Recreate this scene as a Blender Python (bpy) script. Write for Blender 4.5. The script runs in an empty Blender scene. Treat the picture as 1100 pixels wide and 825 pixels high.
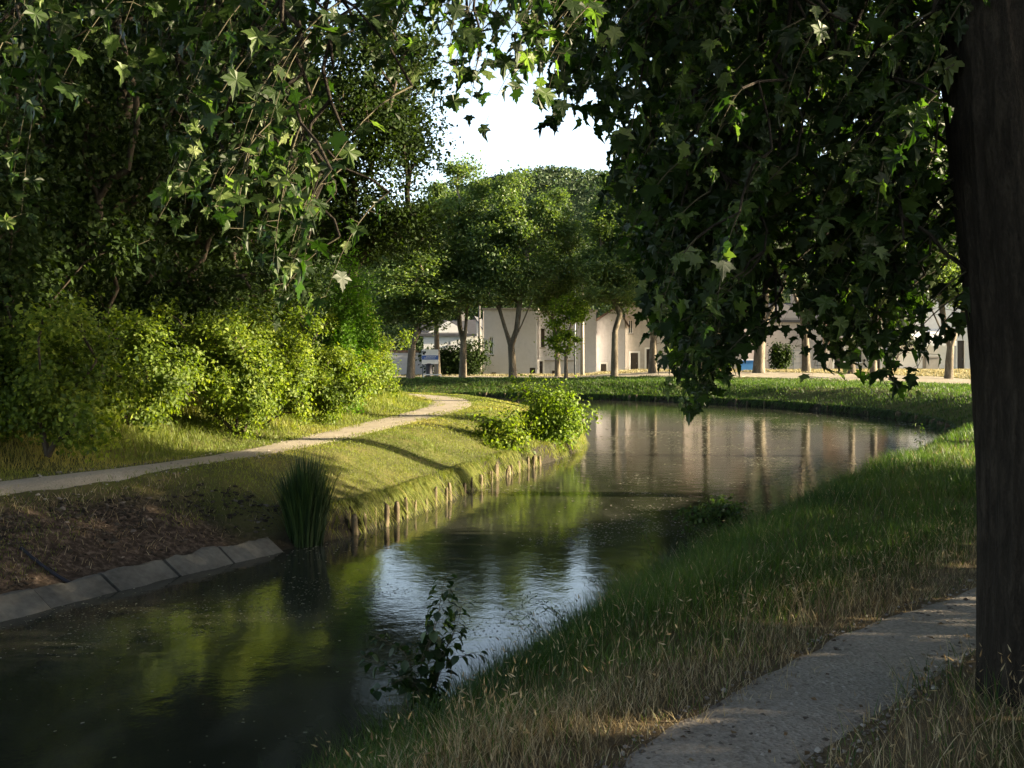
import bpy, bmesh, math, random
import numpy as np
from mathutils import Vector

# ------------------------------------------------------------------ camera, sky, sun, exposure
sc = bpy.context.scene
COL = sc.collection
F, CX, HY, EYE = 1100.0, 550.0, 382.0, 1.6
cam_d = bpy.data.cameras.new('camera'); cam = bpy.data.objects.new('camera', cam_d); COL.objects.link(cam)
cam.location = (0, 0, EYE); cam.rotation_euler = (math.radians(90), 0, 0)
cam_d.sensor_fit = 'HORIZONTAL'; cam_d.sensor_width = 36; cam_d.lens = 36.0
cam_d.shift_y = -(412.5 - HY) / 1100.0
cam_d.clip_start = 0.05; cam_d.clip_end = 3000
sc.camera = cam
SUN_EL, SUN_AZ = math.radians(12.8), math.radians(93)      # azimuth clockwise from +Y
world = bpy.data.worlds.new('World'); sc.world = world; world.use_nodes = True
wn = world.node_tree; wn.nodes.clear()
wo = wn.nodes.new('ShaderNodeOutputWorld'); bg = wn.nodes.new('ShaderNodeBackground')
sky = wn.nodes.new('ShaderNodeTexSky'); sky.sky_type = 'NISHITA'; sky.sun_disc = False
sky.sun_elevation = SUN_EL; sky.sun_rotation = SUN_AZ; sky.air_density = 1.0; sky.dust_density = 2.0; sky.ozone_density = 1.5
bg.inputs['Strength'].default_value = 0.11
# thin bright haze low in the sky, clearer and deeper overhead
tc = wn.nodes.new('ShaderNodeTexCoord'); sx = wn.nodes.new('ShaderNodeSeparateXYZ'); wn.links.new(tc.outputs['Generated'], sx.inputs[0])
mr = wn.nodes.new('ShaderNodeMapRange'); mr.interpolation_type = 'SMOOTHSTEP'; mr.inputs['From Min'].default_value = .22; mr.inputs['From Max'].default_value = .46; mr.inputs['To Min'].default_value = 1.15; mr.inputs['To Max'].default_value = .22
wn.links.new(sx.outputs['Z'], mr.inputs['Value'])
hs_ = wn.nodes.new('ShaderNodeHueSaturation'); hs_.inputs['Saturation'].default_value = .75; wn.links.new(sky.outputs[0], hs_.inputs['Color']); wn.links.new(mr.outputs[0], hs_.inputs['Value'])
wn.links.new(hs_.outputs[0], bg.inputs['Color']); wn.links.new(bg.outputs[0], wo.inputs['Surface'])
sd = bpy.data.lights.new('sun', 'SUN'); so = bpy.data.objects.new('sun', sd); COL.objects.link(so)
sd.energy = 5.0; sd.angle = math.radians(0.6); sd.color = (1.0, 0.84, 0.56)
sv = Vector((math.sin(SUN_AZ) * math.cos(SUN_EL), math.cos(SUN_AZ) * math.cos(SUN_EL), math.sin(SUN_EL)))
so.rotation_euler = sv.to_track_quat('Z', 'Y').to_euler()
sc.view_settings.view_transform = 'Standard'; sc.view_settings.look = 'None'
sc.view_settings.exposure = 2.5; sc.view_settings.gamma = 1.0; sc.view_settings.use_curve_mapping = False
sc.render.engine = 'CYCLES'
sc.cycles.max_bounces = 6; sc.cycles.diffuse_bounces = 3; sc.cycles.glossy_bounces = 3
sc.cycles.transmission_bounces = 4; sc.cycles.transparent_max_bounces = 8
sc.cycles.use_denoising = True
sc.cycles.caustics_reflective = False; sc.cycles.caustics_refractive = False

# ------------------------------------------------------------------ helpers
rng = np.random.default_rng(7); random.seed(7)
def P(px, py, d): return np.array([(px - CX) / F * d, d, EYE - (py - HY) / F * d])
def tag(o, label=None, cat=None, group=None, kind=None):
    if label: o['label'] = label
    if cat: o['category'] = cat
    if group: o['group'] = group
    if kind: o['kind'] = kind
    return o
def empty(name, loc=(0, 0, 0)):
    o = bpy.data.objects.new(name, None); COL.objects.link(o); o.location = loc; o.empty_display_size = .2; return o
def link(name, me, mat=None, parent=None, loc=None):
    o = bpy.data.objects.new(name, me); COL.objects.link(o)
    if mat is not None: me.materials.append(mat)
    if parent is not None: o.parent = parent
    if loc is not None: o.location = loc
    return o
def copy_tree(o, parent=None):
    c = o.copy(); COL.objects.link(c); c.parent = parent
    for ch in o.children: copy_tree(ch, c)
    return c
def mesh_np(name, V, loops, sizes, rnd=None, smooth=True):
    me = bpy.data.meshes.new(name)
    V = np.ascontiguousarray(V, dtype=np.float32); loops = np.asarray(loops, dtype=np.int32).ravel(); sizes = np.asarray(sizes, dtype=np.int32)
    me.vertices.add(len(V)); me.vertices.foreach_set('co', V.ravel())
    me.loops.add(len(loops)); me.loops.foreach_set('vertex_index', loops)
    me.polygons.add(len(sizes))
    starts = np.zeros(len(sizes), np.int32); starts[1:] = np.cumsum(sizes)[:-1]
    me.polygons.foreach_set('loop_start', starts)
    me.polygons.foreach_set('use_smooth', np.full(len(sizes), smooth, bool))
    if rnd is not None:
        a = me.attributes.new('rnd', 'FLOAT', 'FACE'); a.data.foreach_set('value', np.asarray(rnd, np.float32))
    me.update(calc_edges=True)
    return me
def norm(a): return a / (np.linalg.norm(a, axis=-1, keepdims=True) + 1e-9)
def smooth(a, b, x):
    t = np.clip((x - a) / (b - a), 0, 1); return t * t * (3 - 2 * t)
# value noise
_N = rng.random((64, 64))
def vnoise(x, y):
    xi = np.floor(x).astype(int); yi = np.floor(y).astype(int); fx = x - xi; fy = y - yi
    fx = fx * fx * (3 - 2 * fx); fy = fy * fy * (3 - 2 * fy)
    g = lambda a, b: _N[a % 64, b % 64]
    return (g(xi, yi) * (1 - fx) + g(xi + 1, yi) * fx) * (1 - fy) + (g(xi, yi + 1) * (1 - fx) + g(xi + 1, yi + 1) * fx) * fy - .5
def fbm(x, y, o=3):
    r = 0; a = 1
    for k in range(o): r = r + a * vnoise(x * 2 ** k + 11 * k, y * 2 ** k + 7 * k); a *= .5
    return r

# ---- materials
class NT:
    def __init__(s, name):
        s.m = bpy.data.materials.new(name); s.m.use_nodes = True; s.t = s.m.node_tree; s.t.nodes.clear()
        s.out = s.n('ShaderNodeOutputMaterial')
    def n(s, typ, **kw):
        nd = s.t.nodes.new(typ)
        for k, v in kw.items():
            if k.startswith('i_'): nd.inputs[k[2:].replace('_', ' ')].default_value = v
            else: setattr(nd, k, v)
        return nd
    def l(s, a, b): s.t.links.new(a, b)
    def noise(s, scale, detail=4, rough=.55, vec=None, dist=0):
        nd = s.n('ShaderNodeTexNoise'); nd.inputs['Scale'].default_value = scale; nd.inputs['Detail'].default_value = detail
        nd.inputs['Roughness'].default_value = rough; nd.inputs['Distortion'].default_value = dist
        if vec is not None: s.l(vec, nd.inputs['Vector'])
        return nd.outputs['Fac']
    def pos(s, scale=(1, 1, 1)):
        g = s.n('ShaderNodeNewGeometry'); mp = s.n('ShaderNodeMapping'); mp.inputs['Scale'].default_value = scale
        s.l(g.outputs['Position'], mp.inputs['Vector']); return mp.outputs[0]
    def ramp(s, fac, stops):
        r = s.n('ShaderNodeValToRGB'); e = r.color_ramp.elements
        while len(e) < len(stops): e.new(.5)
        for k, (p, c) in enumerate(stops): e[k].position = p; e[k].color = (*c, 1)
        s.l(fac, r.inputs[0]); return r.outputs[0]
    def mix(s, fac, a, b, mode='MIX'):
        m = s.n('ShaderNodeMix', data_type='RGBA', blend_type=mode)
        for sock, v in ((m.inputs[0], fac), (m.inputs[6], a), (m.inputs[7], b)):
            if hasattr(v, 'is_output'): s.l(v, sock)
            elif isinstance(v, (int, float)): sock.default_value = v
            else: sock.default_value = (*v, 1)
        return m.outputs[2]
    def math(s, op, a, b=0.0):
        m = s.n('ShaderNodeMath', operation=op)
        for k, v in enumerate((a, b)):
            if hasattr(v, 'is_output'): s.l(v, m.inputs[k])
            else: m.inputs[k].default_value = v
        return m.outputs[0]
    def bump(s, h, strength=.5, dist=.02):
        b = s.n('ShaderNodeBump'); b.inputs['Strength'].default_value = strength; b.inputs['Distance'].default_value = dist
        s.l(h, b.inputs['Height']); return b.outputs[0]
    def bsdf(s, col, rough=.9, normal=None, spec=.3, metal=0):
        p = s.n('ShaderNodeBsdfPrincipled')
        if hasattr(col, 'is_output'): s.l(col, p.inputs['Base Color'])
        else: p.inputs['Base Color'].default_value = (*col, 1)
        if hasattr(rough, 'is_output'): s.l(rough, p.inputs['Roughness'])
        else: p.inputs['Roughness'].default_value = rough
        p.inputs['Specular IOR Level'].default_value = spec; p.inputs['Metallic'].default_value = metal
        if normal is not None: s.l(normal, p.inputs['Normal'])
        return p
    def end(s, sh): s.l(sh.outputs[0] if hasattr(sh, 'outputs') else sh, s.out.inputs['Surface']); return s.m
def leaf_mat(name, cols, trans, tfac=.4, rough=.45, spec=.5):
    t = NT(name); at = t.n('ShaderNodeAttribute', attribute_name='rnd')
    k = len(cols) - 1
    c = t.ramp(at.outputs['Fac'], [(i / k, cc) for i, cc in enumerate(cols)])
    p = t.bsdf(c, rough, spec=spec)
    tr = t.n('ShaderNodeBsdfTranslucent'); c2 = t.mix(1.0, c, trans, 'MULTIPLY'); t.l(c2, tr.inputs['Color'])
    mx = t.n('ShaderNodeMixShader'); mx.inputs[0].default_value = tfac; t.l(p.outputs[0], mx.inputs[1]); t.l(tr.outputs[0], mx.inputs[2])
    return t.end(mx)
def plain(name, col, rough=.8, var=.25, scale=3., bump=.3, spec=.3, metal=0):
    t = NT(name); f = t.noise(scale, 6, .65, t.pos()); g = t.noise(scale * 9, 4, .6, t.pos())
    f2 = t.math('ADD', t.math('MULTIPLY', f, .65), t.math('MULTIPLY', g, .35))
    c = t.ramp(f2, [(.3, tuple(x * (1 - var) for x in col)), (.7, tuple(min(1, x * (1 + var)) for x in col))])
    return t.end(t.bsdf(c, rough, t.bump(g, bump, .01), spec, metal))
M = {}
# translucent multipliers > 1 make transmitted light stronger and yellower than the reflected
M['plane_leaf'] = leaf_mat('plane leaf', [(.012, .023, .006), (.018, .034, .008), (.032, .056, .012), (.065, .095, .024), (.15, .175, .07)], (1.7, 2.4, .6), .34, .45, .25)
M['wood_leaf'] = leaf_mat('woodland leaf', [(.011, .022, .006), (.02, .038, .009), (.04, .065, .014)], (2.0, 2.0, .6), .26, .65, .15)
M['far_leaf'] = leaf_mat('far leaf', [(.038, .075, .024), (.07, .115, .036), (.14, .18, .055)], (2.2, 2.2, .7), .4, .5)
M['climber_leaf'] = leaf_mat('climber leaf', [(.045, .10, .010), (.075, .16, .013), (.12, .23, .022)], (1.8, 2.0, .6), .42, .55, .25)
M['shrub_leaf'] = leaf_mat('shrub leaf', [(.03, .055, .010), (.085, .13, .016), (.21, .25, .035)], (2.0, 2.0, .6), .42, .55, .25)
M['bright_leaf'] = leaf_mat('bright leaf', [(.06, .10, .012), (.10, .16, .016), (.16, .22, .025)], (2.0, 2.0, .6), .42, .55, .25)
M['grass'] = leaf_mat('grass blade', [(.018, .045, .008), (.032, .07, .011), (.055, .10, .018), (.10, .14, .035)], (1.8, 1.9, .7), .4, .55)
M['grass_lit'] = leaf_mat('sunlit grass blade', [(.08, .11, .016), (.13, .165, .024), (.19, .21, .04), (.27, .24, .08)], (1.6, 1.6, .5), .4, .6)  # left bank grass: sunlight put into the colour, brighter and yellower
M['dry'] = leaf_mat('dry grass blade', [(.16, .11, .058), (.28, .21, .115), (.4, .32, .19), (.52, .45, .3)], (1.2, 1.1, .8), .3, .7)
M['straw'] = leaf_mat('straw', [(.2, .18, .09), (.32, .28, .16), (.42, .38, .25)], (1.2, 1.1, .8), .3, .7)
M['reed'] = leaf_mat('reed blade', [(.012, .03, .009), (.02, .045, .012), (.045, .075, .02)], (1.6, 1.8, .7), .3, .5)
def bark(name, a, b, c, scale=6, st=.8, dist=.03):
    t = NT(name); v = t.pos((1, 1, .22)); f = t.noise(scale, 8, .65, v, .4); g = t.noise(scale * 5, 5, .6, t.pos((1, 1, .4)))
    h = t.math('ADD', t.math('MULTIPLY', f, .7), t.math('MULTIPLY', g, .3))
    col = t.ramp(h, [(.32, a), (.5, b), (.68, c)])
    return t.end(t.bsdf(col, .92, t.bump(h, st, dist), .2))
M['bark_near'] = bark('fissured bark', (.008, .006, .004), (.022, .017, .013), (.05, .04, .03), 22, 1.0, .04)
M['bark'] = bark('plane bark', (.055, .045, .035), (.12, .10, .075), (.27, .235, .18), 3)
M['bark_dark'] = bark('dark bark', (.03, .025, .018), (.06, .048, .035), (.1, .08, .06), 4)
M['twig'] = plain('twig', (.07, .06, .035), .8)

# ------------------------------------------------------------------ the lie of the land
def spline(pts, n=8):
    p = np.array(pts, float); p = np.vstack([2 * p[0] - p[1], p, 2 * p[-1] - p[-2]]); out = []
    for i in range(1, len(p) - 2):
        for t in np.linspace(0, 1, n, endpoint=False):
            a, b, c, d = p[i - 1], p[i], p[i + 1], p[i + 2]
            out.append(.5 * (2 * b + (c - a) * t + (2 * a - 5 * b + 4 * c - d) * t * t + (3 * b - a - 3 * c + d) * t ** 3))
    out.append(p[-2]); return np.array(out)
LEFT = spline([(-60, -90), (-22, -22), (-9.5, 2), (-7, 6.5), (-5.05, 10.1), (-4.1, 11.9), (-3.1, 13.6), (-2.45, 14.6), (-1.75, 16.4), (-.9, 19.3), (-.1, 22.3), (1.4, 26.5), (2.2, 31), (2.3, 36), (1.0, 42), (-3, 47.5), (-12, 52), (-40, 57), (-120, 70)])
RIGHT = spline([(-56, -95), (-16, -25), (-4.6, -1), (-2.2, 3.7), (-.95, 6.4), (-.25, 7.9), (.45, 9.2), (1.5, 11.1), (3.5, 14.7), (5.3, 17.5), (7.6, 21.5), (11.6, 28.5), (14.6, 34.5), (15.6, 40), (14.9, 46.5), (12, 53), (8, 58.2), (1, 62), (-8, 64), (-40, 69), (-122, 84)])
PATHL = spline([(-30, -28), (-11, 4), (-7.6, 10.2), (-6.3, 12.6), (-4.9, 15.2), (-4.0, 18.0), (-3.15, 23.2), (-2.3, 29), (-2.0, 34), (-3.0, 39.5), (-6.5, 44), (-14, 47.5), (-40, 52)])
PATHR = spline([(-14, -26), (-3, -3), (-.35, 2.2), (.82, 4.0), (2.25, 5.75), (4.15, 7.6), (6.4, 10.6), (9.4, 15.6), (14, 23.5), (19, 32), (23.4, 41), (27.6, 52), (26.5, 63), (18, 70.5), (8, 73.5), (-5, 76), (-40, 80)])
def pdist(X, Y, poly, signed=False):
    X = np.asarray(X, float); Y = np.asarray(Y, float)
    best = np.full(X.shape, 1e18); sg = np.zeros(X.shape)
    for a, b in zip(poly[:-1], poly[1:]):
        d = b - a; L = d @ d
        t = np.clip(((X - a[0]) * d[0] + (Y - a[1]) * d[1]) / L, 0, 1)
        dx = X - a[0] - t * d[0]; dy = Y - a[1] - t * d[1]; q = dx * dx + dy * dy
        m = q < best; best = np.where(m, q, best)
        if signed: sg = np.where(m, np.sign(d[0] * dy - d[1] * dx), sg)
    r = np.sqrt(best)
    return r * sg if signed else r
def fields(X, Y):
    # signed: + means left of the line walking forward
    l = pdist(X, Y, LEFT, True); r = pdist(X, Y, RIGHT, True)
    s = np.where(l > 0, l, np.where(r < 0, -r, -np.minimum(np.abs(l), np.abs(r))))
    side = (np.abs(r) < np.abs(l)) & (l < 0)          # True on the right / far bank
    return s, side
def height(X, Y, S=None, SD=None):
    X = np.asarray(X, float); Y = np.asarray(Y, float)
    if S is None: S, SD = fields(X, Y)
    far = smooth(26, 50, Y)
    # right / far bank
    W = 1.9 + 2.2 * far
    lip = .12 + .16 * far
    zr = -1 + lip * smooth(0, .12, S) + (1 - lip) * smooth(0, 1, np.clip(S / W, 0, 1) ** .85)
    # left bank
    nearL = 1 - smooth(13.7, 14.6, Y)
    wl = 2.15 + 1.2 * smooth(20, 34, Y)
    lipL = (.02 * nearL + .34 * (1 - nearL))
    t = np.clip(S / wl, 0, 1)
    prof = nearL * (t * .55 + .45 * smooth(0, 1, t)) + (1 - nearL) * smooth(-.35, 1, t) * 1.0
    prof = np.where(t >= 1, 1, prof)
    p0 = (1 - nearL) * smooth(-.35, 1, 0 * t); prof = (prof - p0) / (1 - p0)
    zl = -1 + lipL * smooth(0, .12, S) + (1 - lipL) * prof
    dl = pdist(X, Y, PATHL, True)
    zl = zl + .55 * smooth(.7, 3.4, dl)
    z = np.where(SD, zr, zl)
    z = z + .4 * smooth(3, 12, X) * smooth(60, 76, Y) * SD
    z = np.where(S < 0, -1 - np.minimum(1.1, -S * .9), z)
    am = smooth(.1, .8, S) * smooth(.45, 1.1, np.minimum(np.abs(dl), pdist(X, Y, PATHR)))
    am = am * np.where((~SD) & (Y < 14.5), smooth(.5, .9, S), 1)
    z = z + am * (.07 * fbm(X * .9, Y * .9) + .03 * fbm(X * 4, Y * 4, 2))
    return z
def axis(lo, hi, step, out0, out1, g=1.22):
    c = list(np.arange(lo, hi + step, step)); a = [lo]; st = step
    while a[-1] > out0: st *= g; a.append(a[-1] - st)
    b = [c[-1]]; st = step
    while b[-1] < out1: st *= g; b.append(b[-1] + st)
    return np.array(a[:0:-1] + c + b[1:])
gx = axis(-11, 19, .13, -1500, 1500); gy = axis(-1.5, 67, .16, -600, 2200)
GX, GY = np.meshgrid(gx, gy); S_, SD_ = fields(GX, GY); GZ = height(GX, GY, S_, SD_)
def zat(x, y):   # terrain mesh height by bilinear interpolation
    x = np.asarray(x, float); y = np.asarray(y, float)
    i = np.clip(np.searchsorted(gx, x) - 1, 0, len(gx) - 2); j = np.clip(np.searchsorted(gy, y) - 1, 0, len(gy) - 2)
    fx = (x - gx[i]) / (gx[i + 1] - gx[i]); fy = (y - gy[j]) / (gy[j + 1] - gy[j])
    return (GZ[j, i] * (1 - fx) + GZ[j, i + 1] * fx) * (1 - fy) + (GZ[j + 1, i] * (1 - fx) + GZ[j + 1, i + 1] * fx) * fy
def grid_faces(nx, ny):
    i = np.arange(nx - 1)[None, :] + np.arange(ny - 1)[:, None] * nx
    return np.stack([i, i + 1, i + 1 + nx, i + nx], -1).reshape(-1, 4)
fc = grid_faces(len(gx), len(gy))
me = mesh_np('ground', np.stack([GX, GY, GZ], -1).reshape(-1, 3), fc, np.full(len(fc), 4))
# how earthy the ground is (a real property of the place: the bare revetted bank on the near left)
dl_g = pdist(GX, GY, PATHL, True)
earth = (~SD_) * (1 - smooth(13.2, 14.4, GY + .4 * fbm(GX * 2, GY * 2))) * smooth(-.4, .1, S_) * (1 - smooth(1.35, 2.0, S_ + .5 * fbm(GX * 1.3, GY * 1.3)))
mud = smooth(.5, .1, S_)
dry_g = smooth(1.3, .5, pdist(GX, GY, PATHR) + .4 * fbm(GX * 1.7, GY * 1.7)) * (S_ > 0)
for nm, arr in (('earth', earth), ('mud', mud), ('dry', dry_g)):
    a = me.attributes.new(nm, 'FLOAT', 'POINT'); a.data.foreach_set('value', arr.ravel().astype(np.float32))
t = NT('ground soil')
n1 = t.noise(1.1, 6, .6, t.pos()); n2 = t.noise(14, 6, .65, t.pos()); n3 = t.noise(60, 4, .6, t.pos())
gcol = t.ramp(n1, [(.35, (.06, .075, .018)), (.5, (.10, .115, .026)), (.65, (.15, .145, .045))])
gcol = t.mix(t.math('MULTIPLY', n2, .6), gcol, (.07, .05, .03))
ecol = t.ramp(n2, [(.34, (.028, .02, .014)), (.5, (.065, .046, .034)), (.62, (.13, .095, .075)), (.72, (.2, .16, .13))])
at = lambda nm: t.n('ShaderNodeAttribute', attribute_name=nm).outputs['Fac']
gcol = t.mix(at('dry'), gcol, (.16, .12, .075)); gcol = t.mix(at('earth'), gcol, ecol); gcol = t.mix(at('mud'), gcol, (.03, .026, .018))
hh = t.math('ADD', n2, t.math('MULTIPLY', n3, .4))
ground = link('ground', me, t.end(t.bsdf(gcol, .95, t.bump(hh, .9, .06), .15))); tag(ground, 'grassy banks and earth on both sides of the canal', 'ground', kind='structure')

# water sheet
wp = [(-60, -90), (-22, -22), (-9.5, 2)]
t = NT('canal water')
v = t.pos((1.0, 1.0, 1)); a1 = t.noise(3.0, 3, .5, v, .3); a2 = t.noise(17, 3, .55, v); pat = t.noise(.35, 3, .5, v)
hgt = t.math('ADD', t.math('MULTIPLY', a1, .5), t.math('MULTIPLY', t.math('MULTIPLY', a2, .3), pat))
film = t.math('SUBTRACT', t.noise(1.6, 5, .6, t.pos((1, .35, 1)), .6), .42)
rg = t.math('MAXIMUM', t.math('MULTIPLY', film, .2), .012)
wc = t.mix(t.math('MAXIMUM', t.math('MULTIPLY', film, 1.6), 0.0), (.026, .028, .020), (.10, .10, .08))
p = t.bsdf(wc, rg, t.bump(hgt, .17, .04), .5); p.inputs['IOR'].default_value = 1.33
WX = np.linspace(-70, 40, 12); WY = np.linspace(-30, 95, 14); A, B = np.meshgrid(WX, WY)
fcw = grid_faces(12, 14)
water = link('water', mesh_np('water', np.stack([A, B, np.full_like(A, -1.0)], -1).reshape(-1, 3), fcw, np.full(len(fcw), 4)), t.end(p))
tag(water, 'still dark green canal water reflecting trees and sky', 'water', kind='structure')

# paths
def path(name, poly, w, mat, label, y0, y1, wob=.12, seed=0, lift=.012):
    d = np.diff(poly, axis=0); L = np.concatenate([[0], np.cumsum(np.hypot(*d.T))])
    q = np.arange(0, L[-1], .12); x = np.interp(q, L, poly[:, 0]); y = np.interp(q, L, poly[:, 1])
    k = (y > y0) & (y < y1) if seed != 2 else (y > y0); x, y, q = x[k], y[k], q[k]
    tx = np.gradient(x); ty = np.gradient(y); nl = np.hypot(tx, ty); nx, ny = -ty / nl, tx / nl
    m = 9; us = np.linspace(-1, 1, m); V = []
    wf_ = 1 + (2.2 * smooth(42, 58, y) if seed == 2 else (.3 * smooth(18, 30, y) - .32 * smooth(22, 15, y)) if seed == 1 else 0 * y)
    wl = wf_ * w / 2 * (1 + wob * 2 * fbm(q * .8, q * 0 + 3 + seed)) + .06 * vnoise(q * 5, q * 0 + 9); wr = wf_ * w / 2 * (1 + wob * 2 * fbm(q * .8, q * 0 + 31 + seed)) + .06 * vnoise(q * 5, q * 0 + 19)
    for u in us:
        off = np.where(u < 0, u * wr, u * wl); X = x + nx * off; Y = y + ny * off
        V.append(np.stack([X, Y, zat(X, Y) + lift - .02 * u ** 6 + .006 * fbm(X * 3, Y * 3)], -1))
    V = np.stack(V, 1).reshape(-1, 3); f = grid_faces(m, len(x))
    return tag(link(name, mesh_np(name, V, f, np.full(len(f), 4)), mat), label, 'path', kind='structure')
def gravel(name, a, b, c):
    t = NT(name); n1 = t.noise(1.8, 5, .6, t.pos()); n2 = t.noise(55, 5, .7, t.pos()); vo = t.n('ShaderNodeTexVoronoi'); vo.inputs['Scale'].default_value = 45; t.l(t.pos(), vo.inputs['Vector'])
    f = t.math('ADD', t.math('MULTIPLY', n1, .45), t.math('MULTIPLY', n2, .55))
    col = t.ramp(f, [(.36, a), (.5, b), (.64, c)]); col = t.mix(t.ramp(t.noise(.9, 6, .7, t.pos()), [(.45, (0, 0, 0)), (.62, (.7, .7, .7))]), col, tuple(x * .55 for x in b)); col = t.mix(.35, col, t.ramp(vo.outputs['Color'], [(0, a), (1, c)]))
    h = t.math('ADD', t.math('MULTIPLY', vo.outputs['Distance'], .8), n2)
    return t.end(t.bsdf(col, .95, t.bump(h, .8, .015), .2))
M['gravel'] = gravel('trodden gravel', (.17, .145, .125), (.34, .295, .26), (.54, .48, .43))
M['gravel2'] = gravel('pale gravel', (.24, .205, .16), (.37, .32, .25), (.5, .44, .36))
path('footpath', PATHR, .68, M['gravel'], 'narrow gravel footpath beside the near tree', -6, 15, seed=0)
path('towpath', PATHL, 1.2, M['gravel2'], 'pale gravel towpath curving along the left bank', 3, 46, wob=.06, seed=1)
path('far_towpath', PATHR, 2.6, M['gravel2'], 'pale track along the far bank before the buildings', 13, 99, wob=.05, seed=2, lift=.02)
# road in front of the buildings
# ------------------------------------------------------------------ leaves, grass, branches
def frames(n_dir, tip):
    n = norm(n_dir); t_ = norm(tip - (tip * n).sum(-1, keepdims=True) * n); s = np.cross(t_, n); return s, t_, n
def leaves(pos, nrm, tip, size, T, FT, rnd=None, curl=.5, g=None):
    """T template verts (k,3) x side, y tip, z normal"""
    g = g or rng
    s, t_, n = frames(nrm, tip); N = len(pos); size = size[:, None, None]
    c = (1 + curl * (g.random((N, 1, 1)) * 2 - 1) * 1.2)
    V = pos[:, None] + size * (T[None, :, 0:1] * s[:, None] + T[None, :, 1:2] * t_[:, None] + T[None, :, 2:3] * c * n[:, None])
    k = len(T); nf = len(FT)
    loops = (np.arange(N)[:, None, None] * k + FT[None]).reshape(-1)
    r = g.random(N) if rnd is None else rnd
    return V.reshape(-1, 3), loops, np.full(N * nf, FT.shape[1]), np.repeat(r, nf)
half = [(0, 0), (.13, -.03), (.33, -.04), (.29, .07), (.27, .15), (.42, .22), (.58, .38), (.42, .40), (.31, .45), (.29, .58), (.17, .55), (.13, .68), (.16, .78), (.06, .86), (0, 1.06)]
_o = half + [(-x, y) for x, y in half[-2:0:-1]]
T_PLANE = np.array([(x, y, .5 * abs(x) - .9 * abs(x) ** 2 - .42 * (y - .3) ** 2 * (1 + abs(x)) + .03 * math.sin(k * 2.3)) for k, (x, y) in enumerate(_o)] + [(0, .30, 0)])
_m = len(_o); F_PLANE = np.array([(k, (k + 1) % _m, _m) for k in range(_m)])
T_RH = np.array([(0, 0, 0), (.32, .42, .10), (0, 1, -.08), (-.32, .42, .10)]); F_RH = np.array([(0, 1, 2), (0, 2, 3)])
T_OV = np.array([(0, 0, 0), (.26, .25, .10), (.3, .5, .09), (.16, .8, .0), (0, 1, -.12), (-.16, .8, .0), (-.3, .5, .09), (-.26, .25, .10), (0, .45, 0)]); F_OV = np.array([(k, (k + 1) % 8, 8) for k in range(8)])
def blades(pos, h, w, lean, T=3, bend=.5, rnd=None, az=None, g=None, drop=0.0):
    g = g or rng
    N = len(pos); az = g.random(N) * 6.2832 if az is None else az
    dx = np.stack([np.cos(az), np.sin(az), 0 * az], -1); sx = np.stack([-np.sin(az), np.cos(az), 0 * az], -1)
    up = np.array([0, 0, 1.]); vs = []
    for k in range(T):
        u = k / T; c = pos + h[:, None] * (u * up * (1 - .25 * u * bend) - drop * u ** 2.2 * up) + dx * (h * lean)[:, None] * (u * .4 + bend * u * u)
        ww = (w * (1 - u * .65))[:, None] * .5
        vs += [c - sx * ww, c + sx * ww]
    u = 1; vs.append(pos + h[:, None] * up * (1 - .25 * bend - drop) + dx * (h * lean)[:, None] * (.4 + bend))
    V = np.stack(vs, 1); k = V.shape[1]; f = []
    tri = []
    for j in range(T - 1): tri += [(2 * j, 2 * j + 1, 2 * j + 3), (2 * j, 2 * j + 3, 2 * j + 2)]
    tri.append((2 * T - 2, 2 * T - 1, 2 * T)); tri = np.array(tri)
    r = g.random(N) if rnd is None else rnd
    return V.reshape(-1, 3), (np.arange(N)[:, None, None] * k + tri[None]).reshape(-1), np.full(N * len(tri), 3), np.repeat(r, len(tri))
def join(parts):
    off = 0; V = []; L = []; S = []; R = []
    for v, l, s, r in parts: V.append(v); L.append(l + off); S.append(s); R.append(r); off += len(v)
    return np.concatenate(V), np.concatenate(L), np.concatenate(S), np.concatenate(R)
def tubes(segs, sides=6):
    """segs: list of (p0,p1,r0,r1)"""
    A = np.array([s[0] for s in segs], float); B = np.array([s[1] for s in segs], float); ra = np.array([s[2] for s in segs]); rb = np.array([s[3] for s in segs])
    d = norm(B - A); ref = np.where(np.abs(d[:, 2:3]) > .9, np.array([[1., 0, 0]]), np.array([[0, 0, 1.]])); u = norm(np.cross(d, ref)); v = np.cross(d, u)
    B = B + d * rb[:, None] * .3
    th = np.arange(sides) / sides * 2 * np.pi; c = np.cos(th)[None, :, None]; s = np.sin(th)[None, :, None]
    ring = u[:, None] * c + v[:, None] * s
    V = np.concatenate([A[:, None] + ring * ra[:, None, None], B[:, None] + ring * rb[:, None, None]], 1)
    k = np.arange(sides); f = np.stack([k, (k + 1) % sides, (k + 1) % sides + sides, k + sides], -1)
    N = len(A); return V.reshape(-1, 3), (np.arange(N)[:, None, None] * 2 * sides + f[None]).reshape(-1), np.full(N * sides, 4), np.repeat(rng.random(N), sides)
def tube_mesh(name, segs, sides=6):
    V, L, S, R = tubes(segs, sides); return mesh_np(name, V, L, S, R)
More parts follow.
